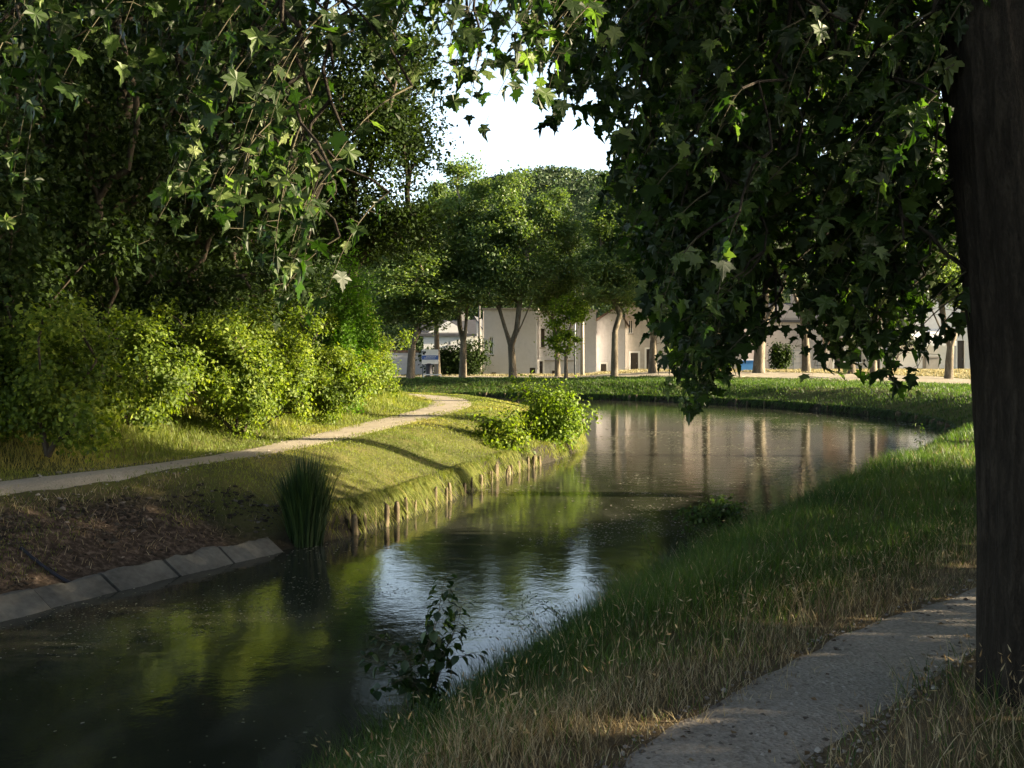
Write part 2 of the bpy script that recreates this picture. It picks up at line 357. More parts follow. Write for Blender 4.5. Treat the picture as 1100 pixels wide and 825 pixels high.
def grow(root, targets, base_r, tip_r=.004, pull=.35, g=None, sag=.0, expo=2.3, mid=True, vf=None):
    """join targets to a branching skeleton (nearest node weighted by path length); root = list of node points (chain)"""
    nodes = [np.array(p, float) for p in root]; par = [-1] + list(range(len(root) - 1)); plen = [0.0]
    for k in range(1, len(root)): plen.append(plen[-1] + np.linalg.norm(nodes[k] - nodes[k - 1]) * .3)
    if vf:
        j0 = len(nodes) - 1
        for ch in vf:
            pr = j0
            for q in ch: nodes.append(np.array(q, float)); par.append(pr); plen.append(plen[pr] + .3 * np.linalg.norm(nodes[-1] - nodes[pr])); pr = len(nodes) - 1
    rp = nodes[-1]; tg = sorted([np.array(q, float) for q in targets], key=lambda q: min(np.linalg.norm(q - n) for n in nodes))
    r_ = random.Random(5)
    for q in tg:
        N = np.array(nodes); c = np.linalg.norm(N - q, axis=1) + pull * np.array(plen)
        c += np.where(N[:, 2] > q[2] + .8 + sag * 5, .6, 0)
        j = int(c.argmin()); a = nodes[j]; L = np.linalg.norm(q - a)
        if mid and L > .35:
            prev = j; nm = 2 if L < 2.5 else 4
            for s in range(1, nm):
                u = s / nm; m = a * (1 - u) + q * u + np.array([r_.gauss(0, .05), r_.gauss(0, .05), r_.gauss(0, .04)]) * L + np.array([0, 0, .12 * L * math.sin(u * math.pi)])
                nodes.append(m); par.append(prev); plen.append(plen[prev] + L / nm); prev = len(nodes) - 1
            nodes.append(q); par.append(prev); plen.append(plen[j] + L)
        else: nodes.append(q); par.append(j); plen.append(plen[j] + L)
    n = len(nodes); w = np.zeros(n)
    haschild = np.zeros(n, bool)
    for k in range(n):
        if par[k] >= 0: haschild[par[k]] = True
    w[~haschild] = 1
    for k in range(n - 1, 0, -1): w[par[k]] += w[k]
    rad = tip_r + (base_r - tip_r) * (w / w[0]) ** (1 / expo)
    nr = len(root)
    return [(nodes[par[k]], nodes[k], min(rad[par[k]], rad[k] * 1.6), rad[k]) for k in range(1, n) if k >= nr], rad[:nr], nodes
def trunk_mesh(name, pts, rads, sides=20, rings=30, flare=.35, rough=.05, seed=0):
    pts = np.array(pts, float); sp = spline(pts, 12) if len(pts) > 2 else pts
    L = np.concatenate([[0], np.cumsum(np.linalg.norm(np.diff(sp, axis=0), axis=1))]); q = np.linspace(0, L[-1], rings)
    C = np.stack([np.interp(q, L, sp[:, k]) for k in range(3)], -1); Lp = np.concatenate([[0], np.cumsum(np.linalg.norm(np.diff(pts, axis=0), axis=1))])
    R = np.interp(q, Lp * L[-1] / Lp[-1], rads); R = R * (1 + flare * np.exp(-q / (.9 * rads[0] + .01)))
    th = np.arange(sides) / sides * 2 * np.pi; TH, Q = np.meshgrid(th, q)
    bump_ = 1 + rough * (fbm(np.cos(TH) * 3 + seed + 20, Q * .8 + np.sin(TH) * 3 + 20, 4)) + .12 * np.exp(-Q / .35) * np.cos(TH * 5 + seed)
    if sides > 60: bump_ = bump_ + .035 * np.abs(fbm(np.cos(TH) * 9 + 60, Q * 1.6 + np.sin(TH) * 9 + 60, 4)) + .03 * fbm(np.cos(TH) * 22 + 60, Q * 4 + np.sin(TH) * 22 + 90, 3)
    RR = R[:, None] * bump_
    V = np.stack([C[:, None, 0] + RR * np.cos(TH), C[:, None, 1] + RR * np.sin(TH), C[:, None, 2] + 0 * RR], -1)
    k = np.arange(sides); f = np.concatenate([np.stack([k, (k + 1) % sides, (k + 1) % sides + sides, k + sides], -1) + j * sides for j in range(rings - 1)])
    return mesh_np(name, V.reshape(-1, 3), f, np.full(len(f), 4))
def in_poly(x, y, poly):
    c = np.zeros(x.shape, bool); n = len(poly)
    for i in range(n):
        x0, y0 = poly[i]; x1, y1 = poly[i - 1]
        c ^= ((y0 > y) != (y1 > y)) & (x < (x1 - x0) * (y - y0) / (y1 - y0 + 1e-12) + x0)
    return c
def crown_points(g, n, lobes):
    """cluster centres spread through several ellipsoid lobes, denser near the skin"""
    out = []; vol = np.array([l[3] * l[4] * l[5] for l in lobes]); vol = vol ** .7 / (vol ** .7).sum()
    for l, k in zip(lobes, g.multinomial(n, vol)):
        d = norm(g.normal(size=(k, 3))); r = (.35 + .65 * g.random(k) ** .5)[:, None]
        out.append(np.array(l[:3]) + d * r * np.array(l[3:6]))
    return np.concatenate(out)
def make_tree(name, base, H, trunk_r, lobes, n_cl, n_leaf, leaf, lmat, bmat, cl_r=.55, fork=None, lean=(0, 0), seed=1, T=T_RH, FT=F_RH, droop=.2, sides=14, limb_r=None, fmin=.0, vf=None):
    """all coordinates of lobes relative to the tree's base"""
    g = np.random.default_rng(seed)
    root = empty(name, base)
    fork = fork or H * .35
    tp = [(0, 0, -.25), (lean[0] * .35, lean[1] * .35, fork * .5), (lean[0], lean[1], fork)]
    cl = crown_points(g, n_cl, lobes); cl = cl[cl[:, 2] > fmin]
    segs, _, _ = grow([tp[1], tp[2]], cl, (limb_r or trunk_r * .85), .012, g=g, vf=vf)
    link('trunk', trunk_mesh('trunk', tp, [trunk_r * 1.12, trunk_r, trunk_r * .88], sides, 16, seed=seed), bmat, root)
    link('branches', tube_mesh('branches', segs, 6), bmat, root)
    k = g.integers(0, len(cl), n_leaf); wgt = g.random(len(cl)) * .7 + .5
    off = g.normal(size=(n_leaf, 3)) * np.array([1, 1, .62]) * cl_r * wgt[k][:, None]
    pos = cl[k] + off; pos = pos[pos[:, 2] > fmin]; n = len(pos)
    nrm = norm(g.normal(size=(n, 3)) * .8 + np.array([0, 0, .9])); tip = norm(g.normal(size=(n, 3)) + np.array([0, 0, -droop * 2]))
    sz = leaf * (.65 + .7 * g.random(n))
    rc = g.random(len(cl)); rnd = np.clip(.55 * rc[g.integers(0, len(cl), n)] + .5 * g.random(n), 0, 1)
    V, L, S, R = leaves(pos, nrm, tip, sz, T, FT, rnd, g=g)
    link('crown', mesh_np('crown', V, L, S, R), lmat, root)
    return root

# ------------------------------------------------------------------ hillside behind the village
hx = np.linspace(-330, 420, 90); hy = np.linspace(300, 640, 34); A, B = np.meshgrid(hx, hy)
HZ = lambda x, y: 74 * smooth(300, 430, y) * (.62 + .42 * smooth(-120, 60, x)) * (1 - .35 * smooth(150, 420, x)) + 9 * fbm(x * .012, y * .012) - 1.5
fh = grid_faces(90, 34)
t = NT('hill floor'); hm = t.end(t.bsdf(t.ramp(t.noise(.05, 5, .6, t.pos()), [(.3, (.03, .05, .02)), (.7, (.06, .085, .03))]), .95))
tag(link('hill', mesh_np('hill', np.stack([A, B, HZ(A, B)], -1).reshape(-1, 3), fh, np.full(len(fh), 4)), hm), 'wooded hill rising beyond the village roofs', 'hill', kind='structure')
n = 60000; cx = rng.uniform(-90, 160, 1500); cy = rng.uniform(330, 470, 1500); k = rng.integers(0, 1500, n)
d_ = norm(rng.normal(size=(n, 3))); d_[:, 2] = np.abs(d_[:, 2])
pos = np.stack([cx[k], cy[k], HZ(cx[k], cy[k]) + 1.5], -1) + d_ * np.array([4.2, 4.2, 4.2]) * (.75 + .3 * rng.random((n, 1)))
V, L, S, R = leaves(pos, norm(d_ + .5 * rng.normal(size=(n, 3))), rng.normal(size=(n, 3)), np.full(n, 1.6), T_RH, F_RH, .5 * rng.random(1500)[k] + .5 * rng.random(n))
M['hill_leaf'] = leaf_mat('hill leaf', [(.03, .055, .025), (.045, .075, .033), (.07, .1, .045)], (1.6, 1.7, .8), .25, .7)
tag(link('hillside_wood', mesh_np('hillside_wood', V, L, S, R), M['hill_leaf']), 'dense far wood covering the hill', 'wood', kind='stuff')

# ------------------------------------------------------------------ buildings
def box(bm, x0, x1, y0, y1, z0, z1, bev=0):
    r = bmesh.ops.create_cube(bm, size=1); vs = r['verts']
    for v in vs: v.co = Vector((x0 + (v.co.x + .5) * (x1 - x0), y0 + (v.co.y + .5) * (y1 - y0), z0 + (v.co.z + .5) * (z1 - z0)))
    if bev:
        es = list({e for v in vs for e in v.link_edges}); bmesh.ops.bevel(bm, geom=es, offset=bev, segments=2, affect='EDGES')
    return vs
def obj(name, build, mat, parent=None, loc=None, smooth=False):
    bm = bmesh.new(); build(bm); bmesh.ops.recalc_face_normals(bm, faces=bm.faces); me = bpy.data.meshes.new(name); bm.to_mesh(me); bm.free()
    if smooth:
        for p in me.polygons: p.use_smooth = True
    return link(name, me, mat, parent, loc)
def wall_mesh(bm, W, H, D, holes, gable=0, peak=.5):
    """front wall at local y=0 with real openings, x 0..W, and a body D deep"""
    xs = sorted({0, W} | {h[0] for h in holes} | {h[1] for h in holes}); zs = sorted({-.4, H} | {h[2] for h in holes} | {h[3] for h in holes})
    def quad(*p): bm.faces.new([bm.verts.new(q) for q in p])
    for i in range(len(xs) - 1):
        for j in range(len(zs) - 1):
            a, b, c, d = xs[i], xs[i + 1], zs[j], zs[j + 1]; mx, mz = (a + b) / 2, (c + d) / 2
            if any(h[0] < mx < h[1] and h[2] < mz < h[3] for h in holes): continue
            quad((a, 0, c), (b, 0, c), (b, 0, d), (a, 0, d))
    for a, b, c, d in holes:
        r = .22
        quad((a, 0, c), (a, r, c), (a, r, d), (a, 0, d)); quad((b, 0, c), (b, 0, d), (b, r, d), (b, r, c))
        quad((a, 0, d), (a, r, d), (b, r, d), (b, 0, d)); quad((a, 0, c), (b, 0, c), (b, r, c), (a, r, c))
    quad((0, 0, -.4), (0, 0, H), (0, D, H), (0, D, -.4)); quad((W, 0, -.4), (W, D, -.4), (W, D, H), (W, 0, H))
    quad((0, D, -.4), (0, D, H), (W, D, H), (W, D, -.4))
    if gable:
        for y in (0, D): bm.faces.new([bm.verts.new(q) for q in ((0, y, H), (W, y, H), (W * peak, y, H + gable))])
    else: quad((0, 0, H), (W, 0, H), (W, D, H), (0, D, H))
def render_mat(name, col, stain=.25):
    t = NT(name); f = t.noise(.5, 6, .6, t.pos((1, 1, .35))); g = t.noise(4, 6, .7, t.pos()); fine = t.noise(40, 3, .6, t.pos())
    c = t.ramp(t.math('ADD', t.math('MULTIPLY', f, .6), t.math('MULTIPLY', g, .4)), [(.33, tuple(x * (1 - stain) for x in col)), (.5, col), (.7, tuple(min(1, x * 1.12) for x in col))])
    return t.end(t.bsdf(c, .92, t.bump(fine, .3, .01), .2))
M['pink'] = render_mat('pinkish render', (.56, .54, .56)); M['grey_r'] = render_mat('grey render', (.40, .37, .37)); M['white_r'] = render_mat('white render', (.72, .7, .68), .12)
M['beige'] = render_mat('beige render', (.48, .44, .40)); M['dark_wood'] = plain('dark painted wood', (.07, .055, .045), .6); M['white_p'] = plain('white paint', (.75, .75, .76), .5, .06)
M['tile'] = plain('brown roof tile', (.09, .06, .045), .85, .4, 2); M['slate'] = plain('grey slate', (.065, .065, .075), .6, .3, 2)
M['stone'] = plain('coping stone', (.34, .31, .28), .9, .2, 1.5)
M['metal'] = plain('grey painted metal', (.16, .18, .21), .5, .15, 2, .1, .4, .5); M['pipe'] = plain('grey drainpipe', (.11, .1, .1), .55)
def glass():
    t = NT('window glass'); p = t.bsdf((.015, .018, .02), .06, spec=.6); return t.end(p)
M['glass'] = glass()
def building(label, name, x, y, rot, W, H, D, holes, wmat, roof=None, gable=0, peak=.5, rmat=None, eave=.35, pane=True):
    r = empty(name, (x, y, 0)); r.rotation_euler.z = rot; tag(r, label, 'building')
    obj('wall', lambda bm: wall_mesh(bm, W, H, D, [h[:4] for h in holes], gable, peak), wmat, r)
    for h in holes:
        a, b, c, d, kind = h
        if kind == 'window':
            f = empty('window', (0, 0, 0)); f.parent = r
            def fr(bm):
                w = .07
                for bx_ in ((a, a + w, c, d), (b - w, b, c, d), (a + w, b - w, c, c + w), (a + w, b - w, d - w, d), ((a + b) / 2 - .03, (a + b) / 2 + .03, c + w, d - w)): box(bm, bx_[0], bx_[1], .10, .16, bx_[2], bx_[3])
            bpy.data.objects.remove(f)
            f = obj('window', fr, M['white_p'], r)
            obj('pane', lambda bm: box(bm, a + .05, b - .05, .165, .185, c + .05, d - .05), M['glass'], f)
            obj('sill', lambda bm: box(bm, a - .1, b + .1, -.08, .1, c - .09, c - .002, .01), M['stone'], f)
        elif kind == 'shutter':
            f = obj('window', lambda bm: box(bm, a, b, .12, .17, c, d), M['dark_wood'], r)
            obj('sill', lambda bm: box(bm, a - .12, b + .12, -.1, .1, c - .12, c - .002, .01), M['stone'], f)
        elif kind == 'door':
            f = obj('door', lambda bm: [box(bm, a, b, .13, .18, c, d)] + [box(bm, a + .12, b - .12, .11, .128, c + .2 + q * (d - c) / 2, c + (d - c) / 2 - .1 + q * (d - c) / 2) for q in (0, 1)], M['dark_wood'], r)
            obj('handle', lambda bm: box(bm, b - .16, b - .12, .05, .11, c + 1.0, c + 1.12), M['metal'], f)
            obj('door_frame', lambda bm: [box(bm, a - .16, a - .002, -.03, .1, c, d + .14), box(bm, b + .002, b + .16, -.03, .1, c, d + .14), box(bm, a, b, -.03, .1, d + .002, d + .14)], M['white_r'], f)
        elif kind == 'vent':
            def gr(bm):
                for q in range(5): box(bm, a, b, .06, .1, c + (d - c) * (q + .2) / 5, c + (d - c) * (q + .6) / 5)
            f = obj('vent', gr, M['dark_wood'], r); obj('backing', lambda bm: box(bm, a, b, .15, .17, c, d), M['dark_wood'], f)
    if roof == 'gable_front':
        def rf(bm):
            for s in (0, 1):
                x0, x1 = (-eave, W * peak) if s == 0 else (W * peak, W + eave)
                sl = gable / (W * peak if s == 0 else W * (1 - peak))
                z0 = H - eave * sl if s == 0 else H + gable; z1 = H + gable if s == 0 else H - eave * sl
                vs = [bm.verts.new(q) for q in ((x0, -eave, z0 + .02), (x1, -eave, z1 + .02), (x1, D + eave, z1 + .02), (x0, D + eave, z0 + .02), (x0, -eave, z0 + .2), (x1, -eave, z1 + .2), (x1, D + eave, z1 + .2), (x0, D + eave, z0 + .2))]
                for q in ((0, 1, 2, 3), (4, 5, 6, 7), (0, 1, 5, 4), (1, 2, 6, 5), (2, 3, 7, 6), (3, 0, 4, 7)): bm.faces.new([vs[i] for i in q])
        obj('roof', rf, rmat, r)
    elif roof == 'side':
        def rf(bm):
            p = [(-eave, -eave, H - .1), (W + eave, -eave, H - .1), (W + eave, D / 2, H + gable), (-eave, D / 2, H + gable), (W + eave, D + eave, H - .1), (-eave, D + eave, H - .1)]
            lo = [bm.verts.new(q) for q in p]; hi = [bm.verts.new((q[0], q[1], q[2] + .22)) for q in p]
            for q in ((0, 1, 2, 3), (3, 2, 4, 5)):
                bm.faces.new([lo[i] for i in q]); bm.faces.new([hi[i] for i in q])
            for i, j in ((0, 1), (1, 2), (2, 4), (4, 5), (5, 3), (3, 0)): bm.faces.new([lo[i], lo[j], hi[j], hi[i]])
        rr = obj('roof', rf, rmat, r)
        for xx in (.01, W - .01): obj('gable_wall', lambda bm: bm.faces.new([bm.verts.new(q) for q in ((xx, .01, H - .1), (xx, D - .01, H - .1), (xx, D / 2, H + gable - .02))]), wmat, r)
        obj('chimney', lambda bm: [box(bm, W * .7, W * .7 + .7, D / 2 - .3, D / 2 + .3, H, H + gable + .9, .02), box(bm, W * .7 - .06, W * .7 + .76, D / 2 - .36, D / 2 + .36, H + gable + .9, H + gable + 1.0)], M['stone'], rr)
    elif roof == 'flat':
        obj('coping', lambda bm: box(bm, -.12, W + .12, -.12, D + .12, H + .002, H + .16, .02), M['stone'], r)
    return r
U = 85 / F
X_ = lambda px, d=85: (px - CX) / F * d
Z_ = lambda py, d=85: EYE - (py - HY) / F * d
R0 = math.radians(-4)
# large pinkish block
def hole(p0, p1, y0, y1, kind, x0, d=85): return (X_(p0, d) - x0, X_(p1, d) - x0, Z_(y1, d), Z_(y0, d), kind)
x0 = X_(519)
b = building('large plain pinkish rendered block with few narrow windows facing the canal', 'canal_house', x0, 85, R0, X_(577) - x0, Z_(333), 9,
    [hole(525.5, 530, 362, 381, 'window', x0), hole(528, 533, 400, 404.5, 'vent', x0), hole(569, 575, 395, 405, 'vent', x0)], M['pink'], 'flat')
x0 = X_(578.5)
b = building('pinkish rendered house with tall shuttered windows behind the small lit tree', 'canal_house', x0, 84.9, R0, X_(640) - x0, Z_(335), 9,
    [hole(581, 585, 353, 373, 'shutter', x0), hole(594, 600, 350, 373, 'shutter', x0), hole(593, 599, 398, 404.5, 'vent', x0), hole(579.5, 583, 388, 405.5, 'door', x0)], M['pink'], 'flat')
obj('ledge', lambda bm: box(bm, .5, 3.0, -.12, -.002, Z_(388), Z_(386.6), .01), M['stone'], b)
x0 = X_(641)
b = building('blank pinkish gable house behind the forked tree', 'canal_house', x0, 85.6, R0, X_(672) - x0, Z_(345), 9, [hole(646, 652, 391, 405, 'door', x0)], M['pink'], 'gable_front', 1.1, .7, M['tile'])
x0 = X_(673)
building('beige terraced house with a white framed window above a dark doorway', 'terraced_house', x0, 86, R0, X_(735) - x0, Z_(325), 8,
    [hole(676.5, 681.5, 343, 358, 'window', x0), hole(679, 687, 379, 404, 'door', x0), hole(696, 701, 375, 404, 'door', x0), hole(700, 707, 343, 358, 'window', x0), hole(720, 726, 345, 360, 'window', x0)], M['beige'], 'side', 2.0, .5, M['tile'])
x0 = X_(736, 88)
building('long grey terraced house hidden behind hanging leaves', 'terraced_house', x0, 88.5, R0, X_(800, 88) - x0, 5.8, 8,
    [hole(745, 752, 345, 362, 'window', x0, 88), hole(760, 768, 375, 404, 'door', x0, 88), hole(780, 787, 345, 362, 'window', x0, 88)], M['grey_r'], 'side', 2.2, .5, M['tile'])
x0 = X_(802, 90)
building('low lavender grey house wall behind the metal fence', 'garden_house', x0, 91, R0, X_(886, 90) - x0, Z_(345, 90), 7, [hole(812, 818, 355, 368, 'window', x0, 90)], M['grey_r'], 'side', 1.6, .5, M['slate'])
x0 = X_(888, 92)
building('beige house with a dark steep roof and double doors', 'village_house', x0, 92, R0, X_(950, 92) - x0, Z_(368, 92), 8,
    [hole(896, 906, 374, 401, 'door', x0, 92), hole(918, 926, 376, 390, 'window', x0, 92), hole(934, 944, 376, 401, 'door', x0, 92)], M['beige'], 'side', 3.6, .5, M['tile'])
x0 = X_(966, 96)
wg = building('white gable ended house with an awning at the far right', 'white_house', x0, 96, math.radians(-6), X_(1085, 96) - x0, Z_(346, 96), 10,
    [hole(972, 979, 360, 374, 'window', x0, 96), hole(1026, 1033, 366, 398, 'door', x0, 96), hole(1044, 1052, 362, 384, 'window', x0, 96), hole(1010, 1016, 325, 336, 'window', x0, 96)][:3], M['white_r'], 'gable_front', 4.0, .36, M['slate'])
aw = empty('awning', (X_(985, 93), 93, 0)); tag(aw, 'white striped cloth awning in front of the white house', 'awning')
def awn(bm):
    n = 14; W = 3.6
    for i in range(n):
        a, c = W * i / n, W * (i + 1) / n
        for (z0, z1, y0, y1) in ((2.85, 4.1, 0, 2.6),):
            vs = [bm.verts.new(q) for q in ((a, y0, z0), (c, y0, z0), (c, y1, z1), (a, y1, z1), (a, y0, z0 - .04), (c, y0, z0 - .04), (c, y1, z1 - .04), (a, y1, z1 - .04))]
            for q in ((0, 1, 2, 3), (4, 5, 6, 7), (0, 1, 5, 4), (2, 3, 7, 6)): bm.faces.new([vs[k] for k in q])
        box(bm, a + .01, c - .01, -.02, .0, 2.55 - .06 * (i % 2), 2.83)
obj('cloth', awn, M['white_p'], aw)
for px_ in (.1, 3.5): obj('post', lambda bm: box(bm, px_ - .03, px_ + .03, .05, .11, -.1, 2.8), M['metal'], aw)

# low garden wall, white house behind it, hedge
gw = empty('garden_wall', (X_(350, 84), 83, 0)); tag(gw, 'low pinkish garden wall with dark coping at the left end of the row', 'wall')
obj('wall', lambda bm: box(bm, 0, X_(466, 84) - X_(350, 84), 0, .3, -.4, Z_(379, 84)), M['pink'], gw)
obj('coping', lambda bm: box(bm, -.05, X_(466, 84) - X_(350, 84) + .05, -.06, .36, Z_(379, 84) + .002, Z_(377, 84) + .05, .02), M['tile'], gw)
x0 = X_(455, 100)
building('small white house with a dark roof seen between the left trunks', 'white_cottage', x0, 100, math.radians(3), X_(508, 100) - x0, Z_(360, 100), 7,
    [hole(481, 484, 366, 371, 'window', x0, 100), hole(470, 475, 376, 386, 'window', x0, 100)], M['white_r'], 'side', 1.4, .5, M['slate'])
x0 = X_(494, 108)
building('white gable wall rising behind the cottage beside the pinkish block', 'white_house', x0, 108, R0, X_(526, 108) - x0, Z_(366, 108), 7, [], M['white_r'], 'gable_front', 2.4, .5, M['slate'])

# poles and drainpipes
def cyl(bm, x, y, z0, z1, r0, r1=None, n=10):
    r1 = r0 if r1 is None else r1
    bmesh.ops.create_cone(bm, cap_ends=True, segments=n, radius1=r0, radius2=r1, depth=z1 - z0, matrix=__import__('mathutils').Matrix.Translation((x, y, (z0 + z1) / 2)))
def pole(px_, d, H, r, mat, name, label, cat, arm=True):
    p = empty(name, (X_(px_, d), d, 0)); tag(p, label, cat)
    obj('shaft', lambda bm: cyl(bm, 0, 0, -.3, H, r * 1.25, r * .8), mat, p, smooth=True)
    if arm: obj('crossarm', lambda bm: box(bm, -.6, .6, -.05, .05, H - .5, H - .4, .01), M['metal'], p); [obj('insulator', lambda bm: cyl(bm, q, 0, H - .4, H - .25, .04, .03), M['white_p'], p) for q in (-.5, 0, .5)]
    return p
pole(625.5, 80, 8.2, .14, M['stone'], 'utility_pole', 'tall pale concrete pole standing before the pinkish house', 'pole')
pole(617.5, 81, 7.0, .06, M['metal'], 'lamp_post', 'thin dark lamp post left of the concrete pole', 'lamp post', False)
pole(515, 83.5, 6.3, .10, M['pipe'], 'wooden_pole', 'dark wooden pole at the left corner of the pinkish block', 'pole')
pole(519, 83.0, 5.2, .06, M['pipe'], 'drainpipe', 'thin dark drainpipe down the corner of the pinkish block', 'drainpipe', False)

# sign with two posts
sg = empty('information_sign', (X_(462, 73), 73, 0)); tag(sg, 'white information board with a blue band on two posts', 'sign'); sg.rotation_euler.z = math.radians(2)
s = 73 / F
obj('board', lambda bm: box(bm, -9.0 * s, 9.0 * s, -.03, .03, Z_(391, 73), Z_(375.5, 73), .008), M['white_p'], sg)
M['blue'] = plain('blue print', (.05, .11, .36), .5, .1); M['black'] = plain('dark print', (.02, .02, .03), .5, .1); M['bluebin'] = plain('blue plastic', (.06, .22, .55), .45, .12)
obj('blue_band', lambda bm: box(bm, -8.7 * s, 8.9 * s, -.045, -.032, Z_(386.3, 73), Z_(381.8, 73)), M['blue'], sg)
def emb(bm):   # dark emblem, a little bird-like block shape in the top left corner
    x = -8.0 * s; z = Z_(381, 73)
    box(bm, x, x + .16, -.045, -.032, z, z + .16); box(bm, x + .09, x + .24, -.0475, -.0335, z + .1, z + .24); box(bm, x - .02, x + .07, -.0475, -.0335, z + .17, z + .25)
obj('emblem', emb, M['black'], sg)
def lines(bm):
    for (zz, x1, x2) in ((384.6, -6.5, 5.5), (383.2, -4, 6.5)):
        x = x1
        while x < x2: w = random.uniform(.6, 1.6); box(bm, x * s, min(x2, x + w) * s, -.052, -.047, Z_(zz + .28, 73), Z_(zz - .28, 73)); x += w + .35
obj('lettering', lines, M['white_p'], sg)
for q in (-8.0, 8.0): obj('post', lambda bm: box(bm, q * s - .04, q * s + .04, .032, .1, -.3, Z_(378, 73)), M['metal'], sg)
fr = empty('noticeboard', (X_(464.5, 71), 71, 0)); tag(fr, 'low dark panel in a white frame below the information board', 'panel')
s2 = 71 / F
obj('panel', lambda bm: box(bm, -9 * s2, 9 * s2, 0, .05, -.05, Z_(404, 71)), M['dark_wood'], fr)
def wf(bm):
    zt = Z_(403, 71); w = .07
    box(bm, -9.8 * s2, 9.8 * s2, -.04, .08, zt, zt + w, .015); box(bm, -9.8 * s2, -9.8 * s2 + w, -.04, .08, -.1, zt - .002, .01); box(bm, 9.8 * s2 - w, 9.8 * s2, -.04, .08, -.1, zt - .002, .01)
obj('frame', wf, M['white_p'], fr)
bn = empty('litter_bin', (X_(461, 72), 72, 0)); tag(bn, 'dark round litter bin behind the low framed panel', 'bin')
obj('bin', lambda bm: cyl(bm, 0, 0, 0, .95, .2, .24, 14), M['black'], bn); obj('lid', lambda bm: cyl(bm, 0, 0, .955, 1.05, .26, .12, 14), M['black'], bn)

# metal fence, blue crate, terrace odds and ends
fn = empty('metal_fence', (X_(826, 84), 84, .38)); tag(fn, 'blue grey wire panel fence before the lavender wall', 'fence')
s3 = 84 / F
for i in range(5): obj('post', lambda bm: box(bm, i * 1.0 - .035, i * 1.0 + .035, -.03, .03, -.3, 1.75), M['metal'], fn)
for i in range(4):
    def pn(bm):
        for k in range(1, 12): cyl(bm, i + k / 12, 0, .1, 1.62, .006, None, 4)
        for z in (.1, .6, 1.1, 1.6): box(bm, i + .04, i + .96, -.012, .012, z, z + .03)
    obj('panel', pn, M['metal'], fn)
bc = empty('blue_container', (X_(805, 78), 78, .38)); tag(bc, 'small bright blue plastic container left of the thick pale trunk', 'container')
obj('tub', lambda bm: [box(bm, -.85, .85, -.4, .4, .05, .75, .05), box(bm, -.9, .9, -.45, .45, .752, .84, .03)], M['bluebin'], bc)
obj('lid', lambda bm: [box(bm, -.86, .86, -.42, .42, .843, .95, .03)], M['white_p'], bc)
for q in (-.6, .6): obj('foot', lambda bm: box(bm, q - .08, q + .08, -.3, .3, -.05, .048), M['black'], bc)
pc = empty('planter', (X_(1000, 88), 88, .38)); tag(pc, 'pale stone planter by the awning', 'planter')
obj('tub', lambda bm: [box(bm, -.6, .6, -.35, .35, 0, 1.0, .04), box(bm, -.68, .68, -.42, .42, 1.002, 1.15, .03)], M['stone'], pc)
def bush_mesh(name, n, rx, ry, rz, leaf, mat, seed, T=T_RH, FT=F_RH, flat=.0, cz=None, ncl=26, clr=.22):
    g = np.random.default_rng(seed); cz = rz if cz is None else cz
    d = norm(g.normal(size=(ncl, 3))); cl = d * (.35 + .5 * g.random((ncl, 1)) + .45 * g.random((ncl, 1)) ** 4 * (1 + (d[:, 2:3] > .3))) * np.array([rx, ry, rz]) + np.array([0, 0, cz]); cl[:, 2] = np.maximum(cl[:, 2], .12)
    k = g.integers(0, ncl, n); pos = cl[k] + g.normal(size=(n, 3)) * clr * np.array([rx, ry, rz]); pos = pos[pos[:, 2] > -.1]; n = len(pos)
    out = norm(pos - np.array([0, 0, cz * .7])); nrm = norm(out * .8 + g.normal(size=(n, 3)) * .7 + np.array([0, 0, .4])); tip = norm(g.normal(size=(n, 3)) + out * .6 - np.array([0, 0, .5]))
    V, L, S, R = leaves(pos, nrm, tip, leaf * (.6 + .8 * g.random(n)), T, FT, np.clip(.4 * g.random(ncl)[k[:n]] + .6 * g.random(n), 0, 1), g=g)
    return mesh_np(name, V, L, S, R), cl
def shrub(name, label, cat, loc, n, r, leaf, mat, seed, group=None, rot=0, **kw):
    o = empty(name, loc); o.rotation_euler.z = rot; tag(o, label, cat, group)
    m, cl = bush_mesh('foliage', n, *r, leaf, mat, seed, **kw)
    link('foliage', m, mat, o)
    segs, _, _ = grow([(0, 0, -.15), (0, 0, .1)], cl, .05, .006)
    link('stems', tube_mesh('stems', segs, 5), M['bark_dark'], o); return o
shrub('trimmed_hedge', 'dark green trimmed hedge between the garden wall and the pinkish block', 'hedge', (X_(491, 82), 82, 0), 9000, (2.3, .8, 1.15), .22, M['wood_leaf'], 31, ncl=60)
shrub('round_shrub', 'small dark shrub right of the thick pale trunk', 'shrub', (X_(838, 82), 82, .38), 2500, (.8, .6, 1.1), .2, M['wood_leaf'], 32)

